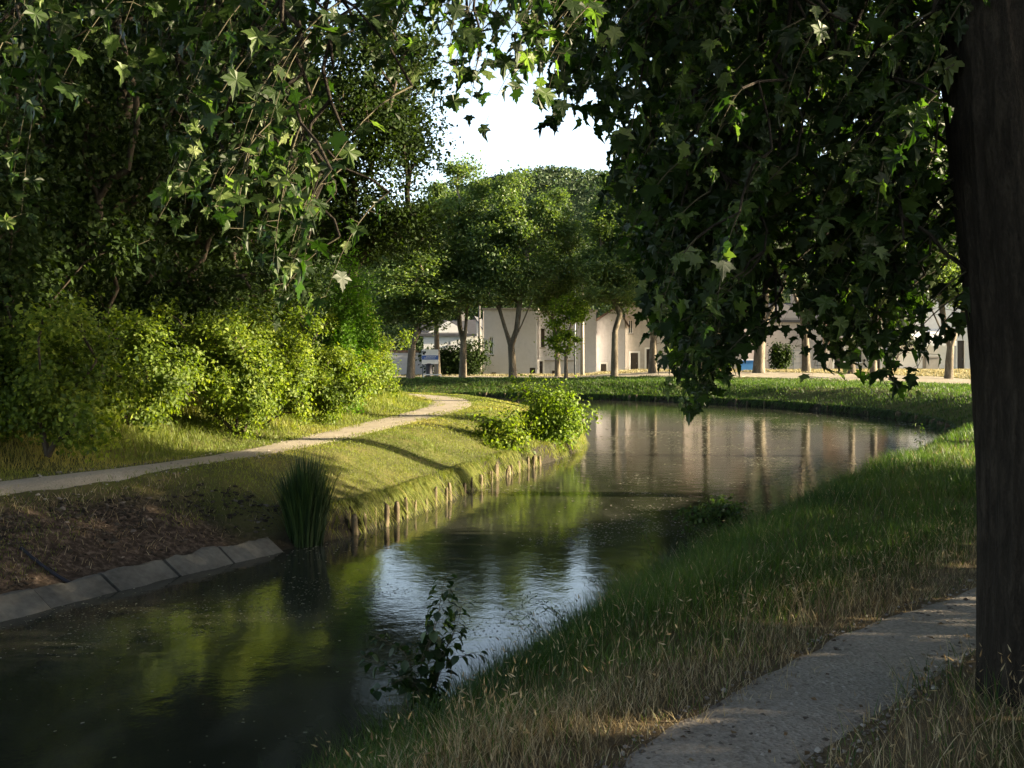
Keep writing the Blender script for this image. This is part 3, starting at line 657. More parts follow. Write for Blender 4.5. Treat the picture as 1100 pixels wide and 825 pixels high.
# ------------------------------------------------------------------ far plane trees along the far bank
Gf = 'plane trees along the far bank'
protoF = make_tree('plane_tree', (0, 0, 0), 14, .22, [(0, 0, 8.7, 2.7, 2.7, 3.2), (-1.3, .3, 6.8, 1.8, 2.0, 1.8), (1.5, -.3, 7.2, 1.7, 2.0, 2.2), (.2, 0, 11.7, 1.5, 1.5, 2.4), (.9, -.4, 5.6, 1.1, 1.2, .9)], 90, 34000, .2, M['far_leaf'], M['bark'], .55, fork=3.2, lean=(.1, 0), seed=11)
protoG = make_tree('plane_tree', (0, 0, 0), 14, .25, [(-.6, 0, 8.2, 2.5, 2.5, 3.0), (1.5, .3, 9.2, 2.0, 2.0, 2.8), (-.9, -.3, 6.0, 2.0, 2.1, 1.9), (-.6, 0, 12.0, 1.3, 1.4, 2.2)], 90, 34000, .2, M['far_leaf'], M['bark'], .5, fork=2.2, lean=(-.12, 0), seed=12, fmin=4.9, vf=[[(-.45, 0, 3.2), (-.85, .1, 4.6), (-1.1, .1, 6.5)], [(.25, .1, 3.3), (.45, .1, 5), (.5, 0, 7)], [(.55, -.1, 3.6), (1.2, -.1, 5.2)]])
protoT = make_tree('plane_tree', (0, 0, 0), 16, .36, [(0, 0, 12.5, 4.2, 4.0, 3.2), (-2.5, .3, 10.5, 2.4, 2.2, 2.2), (2.6, -.3, 10.2, 2.4, 2.4, 2.2), (.2, 0, 15.5, 2.6, 2.4, 2.0)], 130, 26000, .28, M['far_leaf'], M['bark'], .6, fork=3.4, lean=(.2, 0), seed=13, limb_r=.34, fmin=7.0, vf=[[(-.4, 0, 4.6), (-1.1, .1, 6.4), (-1.8, .1, 8.5)], [(.5, .1, 5), (.8, .1, 7.5), (.9, 0, 10)], [(.9, -.1, 4.8), (1.8, -.1, 6.6), (2.4, 0, 8.8)]])
def put(proto, px_, d, scale, rot, label, group=Gf, first=[]):
    o = proto if proto.name not in first else copy_tree(proto); first.append(proto.name)
    o.location = (X_(px_, d), d, float(zat(X_(px_, d), d)) - .02); o.rotation_euler.z = rot; o.scale = scale; return tag(o, label, 'tree', group)
put(protoF, 441, 69, (1.25, 1.25, .74), 0.0, 'dark low crowned tree, leftmost of the far row, left of the information board')
put(protoG, 497, 71, (1.0, 1.0, 1.12), 2.1, 'slim pale trunked tree just right of the information board')
put(protoG, 551, 69.5, (1.05, 1.05, 1.03), .15, 'tree with a trunk forking low before the pinkish block')
put(protoF, 660, 70, (1.05, 1.05, .98), 1.2, 'forked tree left of the beige terraced house')
put(protoF, 599, 77, (.9, .9, 1.0), 3.9, 'thin trunked tree close behind the small lit tree')
put(protoG, 701, 74, (1.15, 1.15, 1.1), 4.0, 'tree before the dark doorway of the beige terraced house')
put(protoF, 470, 78, (1.0, 1.0, 1.05), 2.6, 'tree behind the information board near the hedge')
put(protoF, 758, 74, (1.2, 1.2, 1.15), 5.0, 'far tree mostly hidden by the lowest hanging leaves')
put(protoT, 815, 73, (1.05, 1.05, .95), 0.3, 'thick pale trunked tree beside the blue container')
put(protoT, 866, 75, (.78, .78, .9), 2.0, 'pale trunk with a sunlit base right of the metal fence')
put(protoT, 915, 72, (.62, .62, .85), 4.2, 'slim pale trunk behind the hanging leaves at right')
put(protoT, 938, 66, (.6, .6, .8), 1.0, 'slim leaning pale trunk next to the beige house with the dark roof')
put(protoG, 1019, 66, (1.0, 1.0, .95), 3.0, 'forked tree before the white gable house at right')
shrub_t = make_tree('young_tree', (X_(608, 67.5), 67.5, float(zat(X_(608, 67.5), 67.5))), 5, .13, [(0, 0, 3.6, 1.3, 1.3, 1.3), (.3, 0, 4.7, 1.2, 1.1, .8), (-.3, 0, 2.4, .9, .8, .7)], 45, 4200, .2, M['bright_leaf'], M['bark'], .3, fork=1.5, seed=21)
tag(shrub_t, 'small young tree with sunlit yellow green crown before the pinkish house', 'tree')

# ------------------------------------------------------------------ row on the right bank, along the footpath (mostly out of frame, shading the canal)
Gr = 'tall trees along the right footpath'
protoR = make_tree('canalside_tree', (0, 0, 0), 16, .34, [(0, 0, 11, 3.7, 3.9, 3.9), (-1.0, 0, 9.0, 3.4, 3.4, 2.0), (1.6, .4, 10, 3.0, 3.0, 2.6), (0, 0, 14.5, 3.0, 3.0, 2.6)], 260, 60000, .17, M['wood_leaf'], M['bark_dark'], .55, fork=5.2, seed=41, T=T_RH, fmin=6.9)
first_r = True
for (x, y, rot, sc_, lab) in ((9.2, 12.2, 0, (.9, .9, .9), 'tree nearest behind the big dark trunk on the right'), (13.0, 18.6, 1.3, (.95, .95, .95), 'second tree back behind the big dark trunk'),
                              (17.5, 26, 2.6, (1, 1, 1), 'tree at the right edge halfway to the bend'), (22.6, 35, 4.0, (1, 1, 1), 'tree at the right edge near the bend'), (5.2, -3.2, 2.2, (1, 1, .95), 'unseen tree added for shade behind the viewer, right of the footpath'), (-.6, -5.5, 3.5, (1, 1, .95), 'unseen tree added for shade behind the viewer, on the canal side'), (30.5, 50, 5.1, (1, 1, .95), 'tree on the right bank beyond the bend')):  # the two behind the viewer are added to cut skylight
    o = protoR if first_r else copy_tree(protoR); first_r = False
    o.location = (x, y, -.05); o.rotation_euler.z = rot; o.scale = sc_; tag(o, lab, 'tree', Gr)

# ------------------------------------------------------------------ dark wood on the left bank
Gl = 'tall dark trees behind the left bank shrubs'
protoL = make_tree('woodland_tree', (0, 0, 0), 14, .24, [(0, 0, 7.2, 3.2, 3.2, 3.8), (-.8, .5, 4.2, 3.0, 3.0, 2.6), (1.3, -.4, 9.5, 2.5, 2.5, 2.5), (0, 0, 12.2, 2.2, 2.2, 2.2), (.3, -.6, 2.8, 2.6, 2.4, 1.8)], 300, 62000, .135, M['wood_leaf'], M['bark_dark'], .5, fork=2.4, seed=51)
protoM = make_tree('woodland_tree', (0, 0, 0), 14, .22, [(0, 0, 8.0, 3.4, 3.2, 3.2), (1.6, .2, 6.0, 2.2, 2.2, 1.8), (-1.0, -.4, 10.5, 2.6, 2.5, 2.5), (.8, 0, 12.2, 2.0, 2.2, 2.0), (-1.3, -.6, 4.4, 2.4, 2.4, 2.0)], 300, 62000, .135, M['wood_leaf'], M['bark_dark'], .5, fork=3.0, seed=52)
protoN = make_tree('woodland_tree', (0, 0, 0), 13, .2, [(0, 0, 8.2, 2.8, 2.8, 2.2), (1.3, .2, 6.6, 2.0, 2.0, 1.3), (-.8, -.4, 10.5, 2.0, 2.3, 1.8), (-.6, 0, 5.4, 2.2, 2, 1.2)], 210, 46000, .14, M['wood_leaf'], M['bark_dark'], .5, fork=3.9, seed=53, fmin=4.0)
fm = {}
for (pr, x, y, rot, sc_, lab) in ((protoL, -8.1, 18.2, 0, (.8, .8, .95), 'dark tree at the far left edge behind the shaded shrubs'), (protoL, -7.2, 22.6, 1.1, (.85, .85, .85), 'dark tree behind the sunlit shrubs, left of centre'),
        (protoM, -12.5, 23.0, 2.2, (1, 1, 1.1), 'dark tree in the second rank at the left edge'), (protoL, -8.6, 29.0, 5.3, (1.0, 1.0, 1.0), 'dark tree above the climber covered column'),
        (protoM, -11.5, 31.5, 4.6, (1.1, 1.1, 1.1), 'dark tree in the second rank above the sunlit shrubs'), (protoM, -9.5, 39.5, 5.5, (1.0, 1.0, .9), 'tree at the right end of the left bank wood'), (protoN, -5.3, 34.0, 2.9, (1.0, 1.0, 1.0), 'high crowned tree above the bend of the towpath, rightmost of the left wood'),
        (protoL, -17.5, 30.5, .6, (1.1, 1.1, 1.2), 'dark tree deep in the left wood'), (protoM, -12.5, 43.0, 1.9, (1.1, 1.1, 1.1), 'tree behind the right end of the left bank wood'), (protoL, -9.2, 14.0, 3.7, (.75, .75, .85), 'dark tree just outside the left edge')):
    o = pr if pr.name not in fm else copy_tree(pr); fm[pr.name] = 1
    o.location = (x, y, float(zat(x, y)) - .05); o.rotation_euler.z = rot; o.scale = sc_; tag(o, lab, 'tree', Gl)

# sunlit shrubs under them
Gs = 'shrubs along the left towpath'
shr = [(-7.6, 14.6, 1.1, 1.1, 1.0, 'shaded shrub at the left edge of the picture', 61), (-7.6, 17.3, 1.2, 1.1, 1.05, 'yellow green shrub at the left end of the sunlit row', 62), (-6.5, 19.0, 1.0, 1.0, 1.1, 'sunlit round shrub, second of the row from the left', 63),
       (-5.9, 21.0, .95, 1.0, 1.0, 'sunlit shrub in the middle of the row, lowest top', 64), (-5.7, 23.3, 1.0, 1.0, 1.15, 'sunlit shrub right of the middle of the row', 65), (-5.9, 25.6, .9, .9, 1.15, 'tall shrub just left of the climber covered column', 66),
       (-4.9, 31.0, .9, 1.1, 1.0, 'bright rounded shrub, rightmost of the row beside the bend of the path', 67), (-9.3, 20.2, 1.4, 1.4, 1.7, 'tall dark shrub behind the left end of the sunlit row', 68), (-8.0, 24.5, 1.3, 1.3, 1.7, 'tall dark shrub behind the middle of the sunlit row', 69), (-9.4, 15.6, 1.5, 1.3, 1.6, 'tall dark shrub at the left edge behind the shaded shrub', 70)]
for (x, y, rx, ry, rz, lab, sd_) in shr:
    x += (1.15 if y < 24 else .45) + .35 * math.sin(sd_ * 3.7)
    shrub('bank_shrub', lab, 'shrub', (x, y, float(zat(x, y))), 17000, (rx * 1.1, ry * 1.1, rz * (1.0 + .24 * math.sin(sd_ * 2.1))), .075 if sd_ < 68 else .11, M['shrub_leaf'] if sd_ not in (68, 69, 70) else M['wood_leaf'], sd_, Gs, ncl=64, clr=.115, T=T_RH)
cc = shrub('climber_column', 'tall narrow column covered in bright green climber', 'climber', (-4.3, 26.6, float(zat(-4.3, 26.6))), 16000, (.78, .75, 1.9), .085, M['climber_leaf'], 75, ncl=70, clr=.16)
obj('post', lambda bm: cyl(bm, 0, 0, -.2, 3.0, .09, .07), M['bark_dark'], cc)
shrub('waterside_bush', 'bright yellow green bush leaning over the water at the tip of the left bank', 'bush', (.95, 26.4, -.85), 6500, (.95, .7, .75), .10, M['bright_leaf'], 76, ncl=34, clr=.25, cz=.75)
shrub('waterside_bush', 'lower darker bush at the left foot of the bright waterside bush', 'bush', (-.25, 23.6, -.75), 3200, (.6, .5, .42), .10, M['shrub_leaf'], 77, ncl=18, clr=.28, cz=.4)
# unseen bushes added right of the footpath to shade it and the left slope
Gb = 'added shade bushes right of the footpath'
for (x, y, r, z, lab, sd_) in ((7.6, 3.0, 1.6, 1.55, 'added shade bush right of the near trunk, nearest the viewer', 81), (8.0, 5.4, 1.6, 1.6, 'added shade bush right of the near trunk, second', 82), (8.3, 7.5, 1.6, 1.4, 'added shade bush right of the near trunk, third', 83), (9.6, 11.7, 1.3, 2.3, 'added shade bush right of the footpath beyond the near trunk', 84), (10.2, 13.4, 1.5, 2.9, 'tallest added shade bush right of the footpath beyond the near trunk', 89), (10.4, 10.2, 1.0, 1.0, 'low added shade bush right of the footpath beyond the near trunk', 87), (7.2, .6, 1.5, 1.2, 'added shade bush right of the viewer', 85), (7, -2, 1.6, 1.2, 'added shade bush behind the viewer to the right', 86)):
    shrub('shade_bush', lab, 'bush', (x, y, 0), 7000, (r, r, z), .13, M['wood_leaf'], sd_, Gb, ncl=40, clr=.25)

yt = make_tree('shade_tree', (9.4, 9.7, 0), 4, .08, [(0, 0, 2.5, 1.4, 1.8, 1.3), (.4, .3, 3.6, 1, 1, .7)], 50, 9000, .13, M['wood_leaf'], M['bark_dark'], .35, fork=1.3, seed=88, fmin=.9)  # this tree and its copy are added out of view to block sun
yt2 = copy_tree(yt); yt2.location = (11.6, 12.7, 0); yt2.scale = (1.7, 1.7, 1.75); tag(yt2, 'taller round crowned tree added for shade behind the footpath bushes', 'tree'); yt2['group'] = 'added shade trees right of the footpath'; yt['group'] = 'added shade trees right of the footpath'
tag(yt, 'small round crowned tree added for shade right of the footpath beyond the near trunk', 'tree')
# belt of garden trees behind the houses
nb = 90000; kx = rng.uniform(-75, 60, 420); ky = rng.uniform(118, 132, 420); kz = rng.uniform(.5, 12, 420) * (.75 + .5 * (vnoise(kx * .09, kx * 0 + 4) + .5)); k = rng.integers(0, 420, nb)
pos = np.stack([kx[k], ky[k], kz[k]], -1) + rng.normal(size=(nb, 3)) * np.array([1.5, 1.2, 1.1]); pos[:, 2] = np.abs(pos[:, 2])
V, L, S, R = leaves(pos, norm(rng.normal(size=(nb, 3)) + np.array([0, -.3, .8])), rng.normal(size=(nb, 3)), np.full(nb, .42), T_RH, F_RH, .5 * rng.random(420)[k] + .5 * rng.random(nb))
tag(link('garden_trees', mesh_np('garden_trees', V, L, S, R), M['wood_leaf']), 'dense belt of trees and hedges behind the village houses', 'wood', kind='stuff')

# ------------------------------------------------------------------ the big near tree and its hanging boughs
near = empty('plane_tree', (2.52, 4.85, 0)); tag(near, 'big near tree with a dark trunk at the right edge and leafy boughs overhead', 'tree')
O = np.array([2.5, 4.85, 0.])
tp = [(0, 0, -.25), (.0, 0, .8), (-.02, 0, 1.6), (-.1, 0, 2.5), (-.17, .02, 3.4), (-.2, .05, 4.6)]
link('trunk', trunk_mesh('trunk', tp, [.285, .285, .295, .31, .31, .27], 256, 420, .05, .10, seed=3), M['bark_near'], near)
gn = np.random.default_rng(99)
def sprigs(poly, n, dlo, dhi, g, zmax=9, ):
    xs = [p[0] for p in poly]; ys = [p[1] for p in poly]; out = []
    while len(out) < n:
        x, y = g.uniform(min(xs), max(xs)), g.uniform(min(ys), max(ys))
        if not in_poly(np.array([x]), np.array([y]), poly)[0]: continue
        d = g.uniform(dlo, dhi); out.append(P(x, y, d))
    return out
MAIN = [(585, -60), (1100, -60), (1060, 230), (1010, 262), (985, 300), (950, 330), (905, 335), (860, 310), (815, 262), (790, 268), (788, 330), (775, 380), (752, 425), (728, 410), (708, 385), (695, 335), (668, 290), (640, 215), (634, 120), (600, 105)]
LOW = [(690, 250), (790, 250), (785, 340), (770, 400), (748, 438), (722, 415), (700, 370), (680, 300)]
HANG = [(840, 290), (985, 290), (975, 350), (950, 395), (925, 410), (905, 385), (880, 372), (850, 330)]
tips = sprigs(MAIN, 900, 4.6, 9.5, gn) + sprigs(LOW, 110, 5.2, 6.6, gn) + sprigs(HANG, 60, 5.0, 6.6, gn)
tips += [P(x, y, d) for x, y, d in ((745, 438, 5.8), (738, 425, 5.7), (756, 430, 5.9), (868, 405, 5.4), (885, 398, 5.4), (940, 420, 5.2), (948, 412, 5.3), (972, 418, 5.1), (984, 410, 5.2), (990, 395, 5.2), (928, 400, 5.3), (1038, 362, 5.0), (1044, 345, 5.1), (1030, 300, 5.2), (600, 118, 6.0), (612, 125, 6.0), (590, 130, 6.2), (850, 372, 5.2), (835, 350, 5.3))]
tips = [q for q in tips if not (CX + q[0] / q[1] * F > 975 and HY - (q[2] - EYE) / q[1] * F > 262 and gn.random() < .93)]
tips = [q for q in tips if not (q[2] < 3.0 and abs(q[0] - 2.35) < .45 and q[1] < 4.9)]
ULA = [(-40, -40), (95, -40), (85, 60), (60, 130), (40, 190), (10, 215), (-40, 215)]
ULB = [(95, -40), (350, -40), (325, 100), (330, 200), (345, 280), (300, 320), (262, 262), (205, 240), (165, 245), (150, 190), (175, 120), (110, 60)]
ULC = [(350, -40), (610, -40), (594, 85), (540, 120), (500, 126), (450, 116), (405, 80), (365, 50)]
tl = sprigs(ULA, 36, 3.6, 4.6, gn) + sprigs(ULB, 76, 3.6, 4.6, gn) + sprigs(ULC, 74, 3.7, 4.9, gn)
tl += [P(x, y, d) for x, y, d in ((18, 230, 4.3), (155, 258, 4.4), (205, 246, 4.4), (250, 262, 4.4), (282, 345, 4.4), (318, 340, 4.5), (345, 318, 4.5), (300, 300, 4.4), (290, 262, 4.4), (520, 125, 4.6), (500, 128, 4.7), (462, 112, 4.7), (585, 95, 4.6))]
# the crown above and to the right of the picture, some lobes added for shade
up = []
for (cx_, cy_, cz_, rx, ry, rz, n_) in ((1.5, 6.5, 7.6, 3.6, 3.2, 1.9, 110), (4.9, 6.8, 5.2, 1.9, 2.0, 2.3, 230), (5.0, 9.3, 6.0, 2.2, 2.0, 2.6, 70), (-1.5, 5.8, 6.6, 2.5, 2.0, .8, 26), (.3, .8, 6.6, 4.2, 3.2, 1.1, 120), (-1.5, 3.5, 5.6, 2.5, 2.0, .9, 50)):
    for _ in range(n_): d = norm(gn.normal(size=3)) * gn.random() ** .35; up.append(np.array([cx_, cy_, cz_]) + d * np.array([rx, ry, rz]))
up = [q for q in up if q[0] / q[1] > .52 or q[1] < .5 or (q[2] - EYE) / q[1] > .42]
leafP, leafN, leafT, leafS, twigs = [], [], [], [], []
def grow_limbs(chains, targets, base_r=.2, tip_r=.0032, expo=1.55):
    nodes, par = [], []
    def find(p):
        for i, q_ in enumerate(nodes):
            if np.linalg.norm(q_ - p) < 1e-6: return i
        return -1
    for ch in chains:
        prev = find(np.array(ch[0])) if nodes else -1
        if prev < 0: nodes.append(np.array(ch[0], float)); par.append(-1); prev = len(nodes) - 1
        c = spline(ch, 4)[1:]
        for q_ in c:
            k_ = find(q_)
            nodes.append(np.array(q_)); par.append(prev); prev = len(nodes) - 1
    r_ = random.Random(9)
    for q_ in sorted(targets, key=lambda v: -v[2]):
        N_ = np.array(nodes); dv = N_ - q_; c = np.linalg.norm(dv, axis=1) + np.where(dv[:, 2] < .1, 1.2, 0) + .5 * np.hypot(dv[:, 0], dv[:, 1])
        j = int(c.argmin()); a = nodes[j]; L_ = np.linalg.norm(q_ - a); prev = j; m_ = max(2, int(L_ / .22)); out_ = np.array([q_[0] - a[0], q_[1] - a[1], 0])
        for i_ in range(1, m_ + 1):
            u = i_ / m_; p_ = a * (1 - u) + q_ * u + out_ * .12 * math.sin(u * math.pi) + (np.array([r_.gauss(0, .022), r_.gauss(0, .022), 0]) if i_ < m_ else 0)
            nodes.append(p_); par.append(prev); prev = len(nodes) - 1
    n = len(nodes); w = np.zeros(n); hc = np.zeros(n, bool)
    for k in range(n):
        if par[k] >= 0: hc[par[k]] = True
    w[~hc] = 1
    for k in range(n - 1, 0, -1):
        if par[k] >= 0: w[par[k]] += w[k]
    rad = tip_r + (base_r - tip_r) * (w / w.max()) ** (1 / expo)
    return [(nodes[par[k]], nodes[k], min(rad[par[k]], rad[k] * 1.3), rad[k]) for k in range(n) if par[k] >= 0], None, None
def sprig(tip, g, hang=1.0, step=.05, size=.125, length=None):
    Ls = g.uniform(.35, .8) if length is None else length
    a = g.uniform(0, 6.283); back = np.array([math.cos(a) * .35, math.sin(a) * .35, 0]) + .45 * norm(np.array([2.3, 4.9, 0]) - tip * np.array([1, 1, 0]))
    st = tip + back * Ls + np.array([0, 0, Ls * .85 * hang]); mid_ = (st + tip) / 2 + (back * -.12 + np.array([0, 0, .22])) * Ls
    n = max(4, int(Ls / step)); prev = st
    for i in range(1, n + 1):
        u = i / n; c = (1 - u) ** 2 * st + 2 * u * (1 - u) * mid_ + u * u * tip
        twigs.append((prev, c, .0042 * (1.15 - u), .0042 * (1.15 - u - 1 / n) + .0004)); 
        dirn = norm(c - prev); 
        for rep_ in range(2 if g.random() < .45 else 1):
            az = g.uniform(0, 6.283); o = np.array([math.cos(az), math.sin(az), g.uniform(-.5, .3)]); pet = g.uniform(.03, .07)
            lp = c + norm(o) * pet; twigs.append((c, lp, .0012, .0010))
            td = norm(np.array([o[0] * .55, o[1] * .55, -.85 + g.normal() * .3]) + dirn * .25)
            leafP.append(lp); leafT.append(td); leafN.append(norm(np.array([o[0], o[1], .55 + .4 * g.normal()]) + .45 * g.normal(size=3))); leafS.append(size * g.uniform(.45, 1.2) * (1 - .25 * u))
        prev = c
    return st
starts = []
for q in tips: starts.append(sprig(q, gn))
for q in tl: starts.append(sprig(q, gn, 1.1, .07, .105, gn.uniform(.3, .6)))
vis_n = len(leafP)
for q in up: starts.append(sprig(q, gn, .6, .12, .2, .8))
main_limbs = [[(2.3, 4.9, 4.5), (2.2, 5.0, 5.2), (1.3, 5.1, 5.7), (.3, 5.0, 5.6), (-.8, 4.8, 5.2), (-1.8, 4.5, 4.7), (-2.4, 4.2, 4.2)],
              [(2.2, 5.0, 5.2), (1.9, 6.0, 5.6), (1.5, 7.2, 5.7), (1.3, 8.4, 5.5), (1.4, 9.4, 5.2)], [(2.3, 4.9, 4.5), (3.2, 5.5, 5.2), (4.3, 6.4, 5.6), (4.9, 7.9, 5.6), (5.0, 9.3, 5.8)], [(1.3, 5.1, 5.7), (.7, 6.2, 5.6), (.1, 7.2, 5.2)]]
segs, _, _ = grow_limbs(main_limbs, starts)
# keep limbs from crossing right in front of the lens
segs = [s_ for s_ in segs if np.linalg.norm((np.array(s_[0]) + np.array(s_[1])) / 2 - np.array([0, 0, EYE])) > 1.6]
segs = [(a - O, b - O, r0, r1) for a, b, r0, r1 in segs]
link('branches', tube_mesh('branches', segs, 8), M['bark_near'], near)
link('twigs', tube_mesh('twigs', [(a - O, b - O, r0, r1) for a, b, r0, r1 in twigs], 4), M['twig'], near)
LP, LN, LT, LS = np.array(leafP) - O, np.array(leafN), np.array(leafT), np.array(leafS)
V, L, S, R = leaves(LP, LN, LT, LS * 1.0, T_PLANE, F_PLANE, gn.random(len(LP)) ** 2.0, curl=1.3)
link('crown', mesh_np('crown', V, L, S, R, smooth=False), M['plane_leaf'], near)

# ------------------------------------------------------------------ revetment on the near left bank
def along(poly, step, y0, y1):
    d = np.diff(poly, axis=0); L = np.concatenate([[0], np.cumsum(np.hypot(*d.T))]); q = np.arange(0, L[-1], step)
    x = np.interp(q, L, poly[:, 0]); y = np.interp(q, L, poly[:, 1]); k = (y > y0) & (y < y1); x, y = x[k], y[k]; tx = np.gradient(x); ty = np.gradient(y); l = np.hypot(tx, ty)
    return x, y, tx / l, ty / l
M['concrete'] = plain('weathered concrete', (.11, .104, .092), .95, .6, 1.3, .6)
x, y, tx, ty = along(LEFT, .02, -1, 13.65)
rv = empty('concrete_revetment', (float(x[len(x) // 2]), float(y[len(y) // 2]), -1)); tag(rv, 'sloping edge of grey weathered concrete slabs along the near left waterline', 'bank edging')
ro = np.array(rv.location); per = 43; i = 0; ns = 0
while i + 4 < len(x):
    j = min(i + per, len(x) - 1); idx = np.arange(i, j); sk = random.uniform(-.012, .012); V = []
    prof = [(-.16, -.14), (-.14, -.03), (.20, .165), (.23, .172), (.32, .12), (.28, -.1)]
    for k in idx:
        nx, ny = -ty[k], tx[k]
        for (o, z) in prof:
            w = .03 * fbm(np.array([x[k] * 5 + o * 9]), np.array([y[k] * 5]), 4)[0]; o = o * (1 + (.5 * fbm(np.array([x[k] * 3.3 + 50]), np.array([y[k] * 3.3 + 9]), 4)[0] if o > .2 else 0))
            V.append((x[k] + nx * o - ro[0], y[k] + ny * o - ro[1], z + sk + w))
    m = len(prof); f = []
    for a in range(len(idx) - 1):
        for b_ in range(m): f.append((a * m + b_, a * m + (b_ + 1) % m, (a + 1) * m + (b_ + 1) % m, (a + 1) * m + b_))
    Lp = [v for q in f for v in q] + list(range(m)) + [(len(idx) - 1) * m + q for q in range(m)][::-1]
    link('slab', mesh_np('slab', np.array(V), Lp, [4] * len(f) + [m, m], smooth=False), M['concrete'], rv); i = j + random.choice((0, 0, 1, 1, 2)); ns += 1
# stones and rubble on the bare bank
def stones(name, pts, size, mat, label, seed):
    g = np.random.default_rng(seed); ico = np.array([(0, 0, 1), (.89, 0, .45), (.28, .85, .45), (-.72, .53, .45), (-.72, -.53, .45), (.28, -.85, .45), (.72, .53, -.45), (-.28, .85, -.45), (-.89, 0, -.45), (-.28, -.85, -.45), (.72, -.53, -.45), (0, 0, -1)])
    fi = np.array([(0, 1, 2), (0, 2, 3), (0, 3, 4), (0, 4, 5), (0, 5, 1), (1, 6, 2), (2, 7, 3), (3, 8, 4), (4, 9, 5), (5, 10, 1), (2, 6, 7), (3, 7, 8), (4, 8, 9), (5, 9, 10), (1, 10, 6), (6, 11, 7), (7, 11, 8), (8, 11, 9), (9, 11, 10), (10, 11, 6)])
    n = len(pts); V = ico[None] * (1 + .35 * g.normal(size=(n, 12, 1)).clip(-1, 1)) * (size * (.4 + g.random(n) ** 3 * 2.2))[:, None, None] * np.stack([.8 + .6 * g.random(n), .8 + .6 * g.random(n), .35 + .4 * g.random(n)], -1)[:, None]
    a = g.uniform(0, 6.28, n); c, s_ = np.cos(a)[:, None], np.sin(a)[:, None]; X, Y = V[..., 0] * c - V[..., 1] * s_, V[..., 0] * s_ + V[..., 1] * c
    V = np.stack([X, Y, V[..., 2]], -1) + pts[:, None]
    o = link(name, mesh_np(name, V.reshape(-1, 3), (np.arange(n)[:, None, None] * 12 + fi[None]).reshape(-1), np.full(n * 20, 3), np.repeat(g.random(n), 20), smooth=False), mat)
    return tag(o, label, 'stones', kind='stuff')
def scatter(n, x0, x1, y0, y1, keep, g):
    X = g.uniform(x0, x1, n); Y = g.uniform(y0, y1, n); s, sd = fields(X, Y); dr = pdist(X, Y, PATHR, True); dl = pdist(X, Y, PATHL, True)
    k = keep(X, Y, s, sd, dl, dr) > g.random(n); X, Y = X[k], Y[k]
    return np.stack([X, Y, zat(X, Y)], -1), s[k], dl[k], dr[k]
gs = np.random.default_rng(5)
t = NT('rubble stone'); c = t.ramp(t.n('ShaderNodeAttribute', attribute_name='rnd').outputs['Fac'], [(0, (.022, .018, .014)), (.6, (.052, .042, .033)), (.9, (.10, .083, .068)), (1, (.2, .17, .15))]); M['rubble'] = t.end(t.bsdf(c, .95, spec=.15))
pts, *_ = scatter(60000, -9, -2, 7, 14.4, lambda X, Y, s, sd, dl, dr: (~sd) * (s > .42) * (s < 1.6 + .4 * fbm(X, Y)) * (.08 + .8 * (fbm(X * 1.2, Y * 1.2) > .05)), gs)
stones('bank_rubble', pts + np.array([0, 0, .001]), .014, M['rubble'], 'crumbling reddish brown stone and earth on the bare left bank slope', 3)
t = NT('pebble'); c = t.ramp(t.n('ShaderNodeAttribute', attribute_name='rnd').outputs['Fac'], [(0, (.08, .065, .055)), (.5, (.2, .17, .15)), (1, (.4, .36, .33))]); M['pebble'] = t.end(t.bsdf(c, .9, spec=.2))
pts, *_ = scatter(90000, -.5, 7, 2.8, 11, lambda X, Y, s, sd, dl, dr: (np.abs(dr) < .42) * np.exp(-(Y - 3) * .3), gs)
stones('path_pebbles', pts + np.array([0, 0, .008]), .0055, M['pebble'], 'loose pebbles on the near footpath', 4)
# two dark strips made up for the joint lines running down the bank
def rod(px, name, label, r=.02):
    e = [P(*q) for q in px]; pts_ = []
    a, b = e[0], e[-1]; n = 9
    for k in range(n): u = k / (n - 1); q = a * (1 - u) + b * u; pts_.append((q[0], q[1], float(zat(q[0], q[1])) + r * .6))
    o = link(name, tube_mesh(name, [(pts_[k], pts_[k + 1], r, r) for k in range(n - 1)], 8), M['black']); return tag(o, label, 'pipe')
rod([(22, 568, 11.35), (132, 648, 10.95)], 'joint_strip', 'long thin dark strip for a joint line down the bare left slope to the concrete edge')
rod([(168, 588, 12.2), (208, 618, 12.0)], 'joint_strip', 'short thin dark strip for a joint line on the bare left slope nearer the reeds', .015)

# ------------------------------------------------------------------ wooden stakes along the water
M['stake'] = bark('weathered stake', (.05, .04, .025), (.11, .085, .055), (.19, .155, .105), 14, .6)
def stake_mesh(h, r, seed):
    g = np.random.default_rng(seed); n = 9; rings = [(0, 1), (.5, 1), (.93, .95), (1.0, .7)]; V = []
    for u, q in rings:
        for k in range(n): a = k / n * 6.283; rr = r * q * (1 + .12 * math.sin(a * 3 + seed)); V.append((math.cos(a) * rr, math.sin(a) * rr, u * h + (.03 * math.cos(a + seed) if u == 1 else 0)))
    f = [(j * n + k, j * n + (k + 1) % n, (j + 1) * n + (k + 1) % n, (j + 1) * n + k) for j in range(3) for k in range(n)]
    L = [v for q in f for v in q] + [3 * n + k for k in range(n)]
    me = mesh_np('wooden_stake', np.array(V), L, [4] * len(f) + [n]); me.materials.append(M['stake']); return me
SM = [stake_mesh(.9, .024 + .006 * s_, s_) for s_ in range(5)]; SM2 = [stake_mesh(.95, .05 + .015 * s_, 9 + s_) for s_ in range(3)]
gk = random.Random(3)
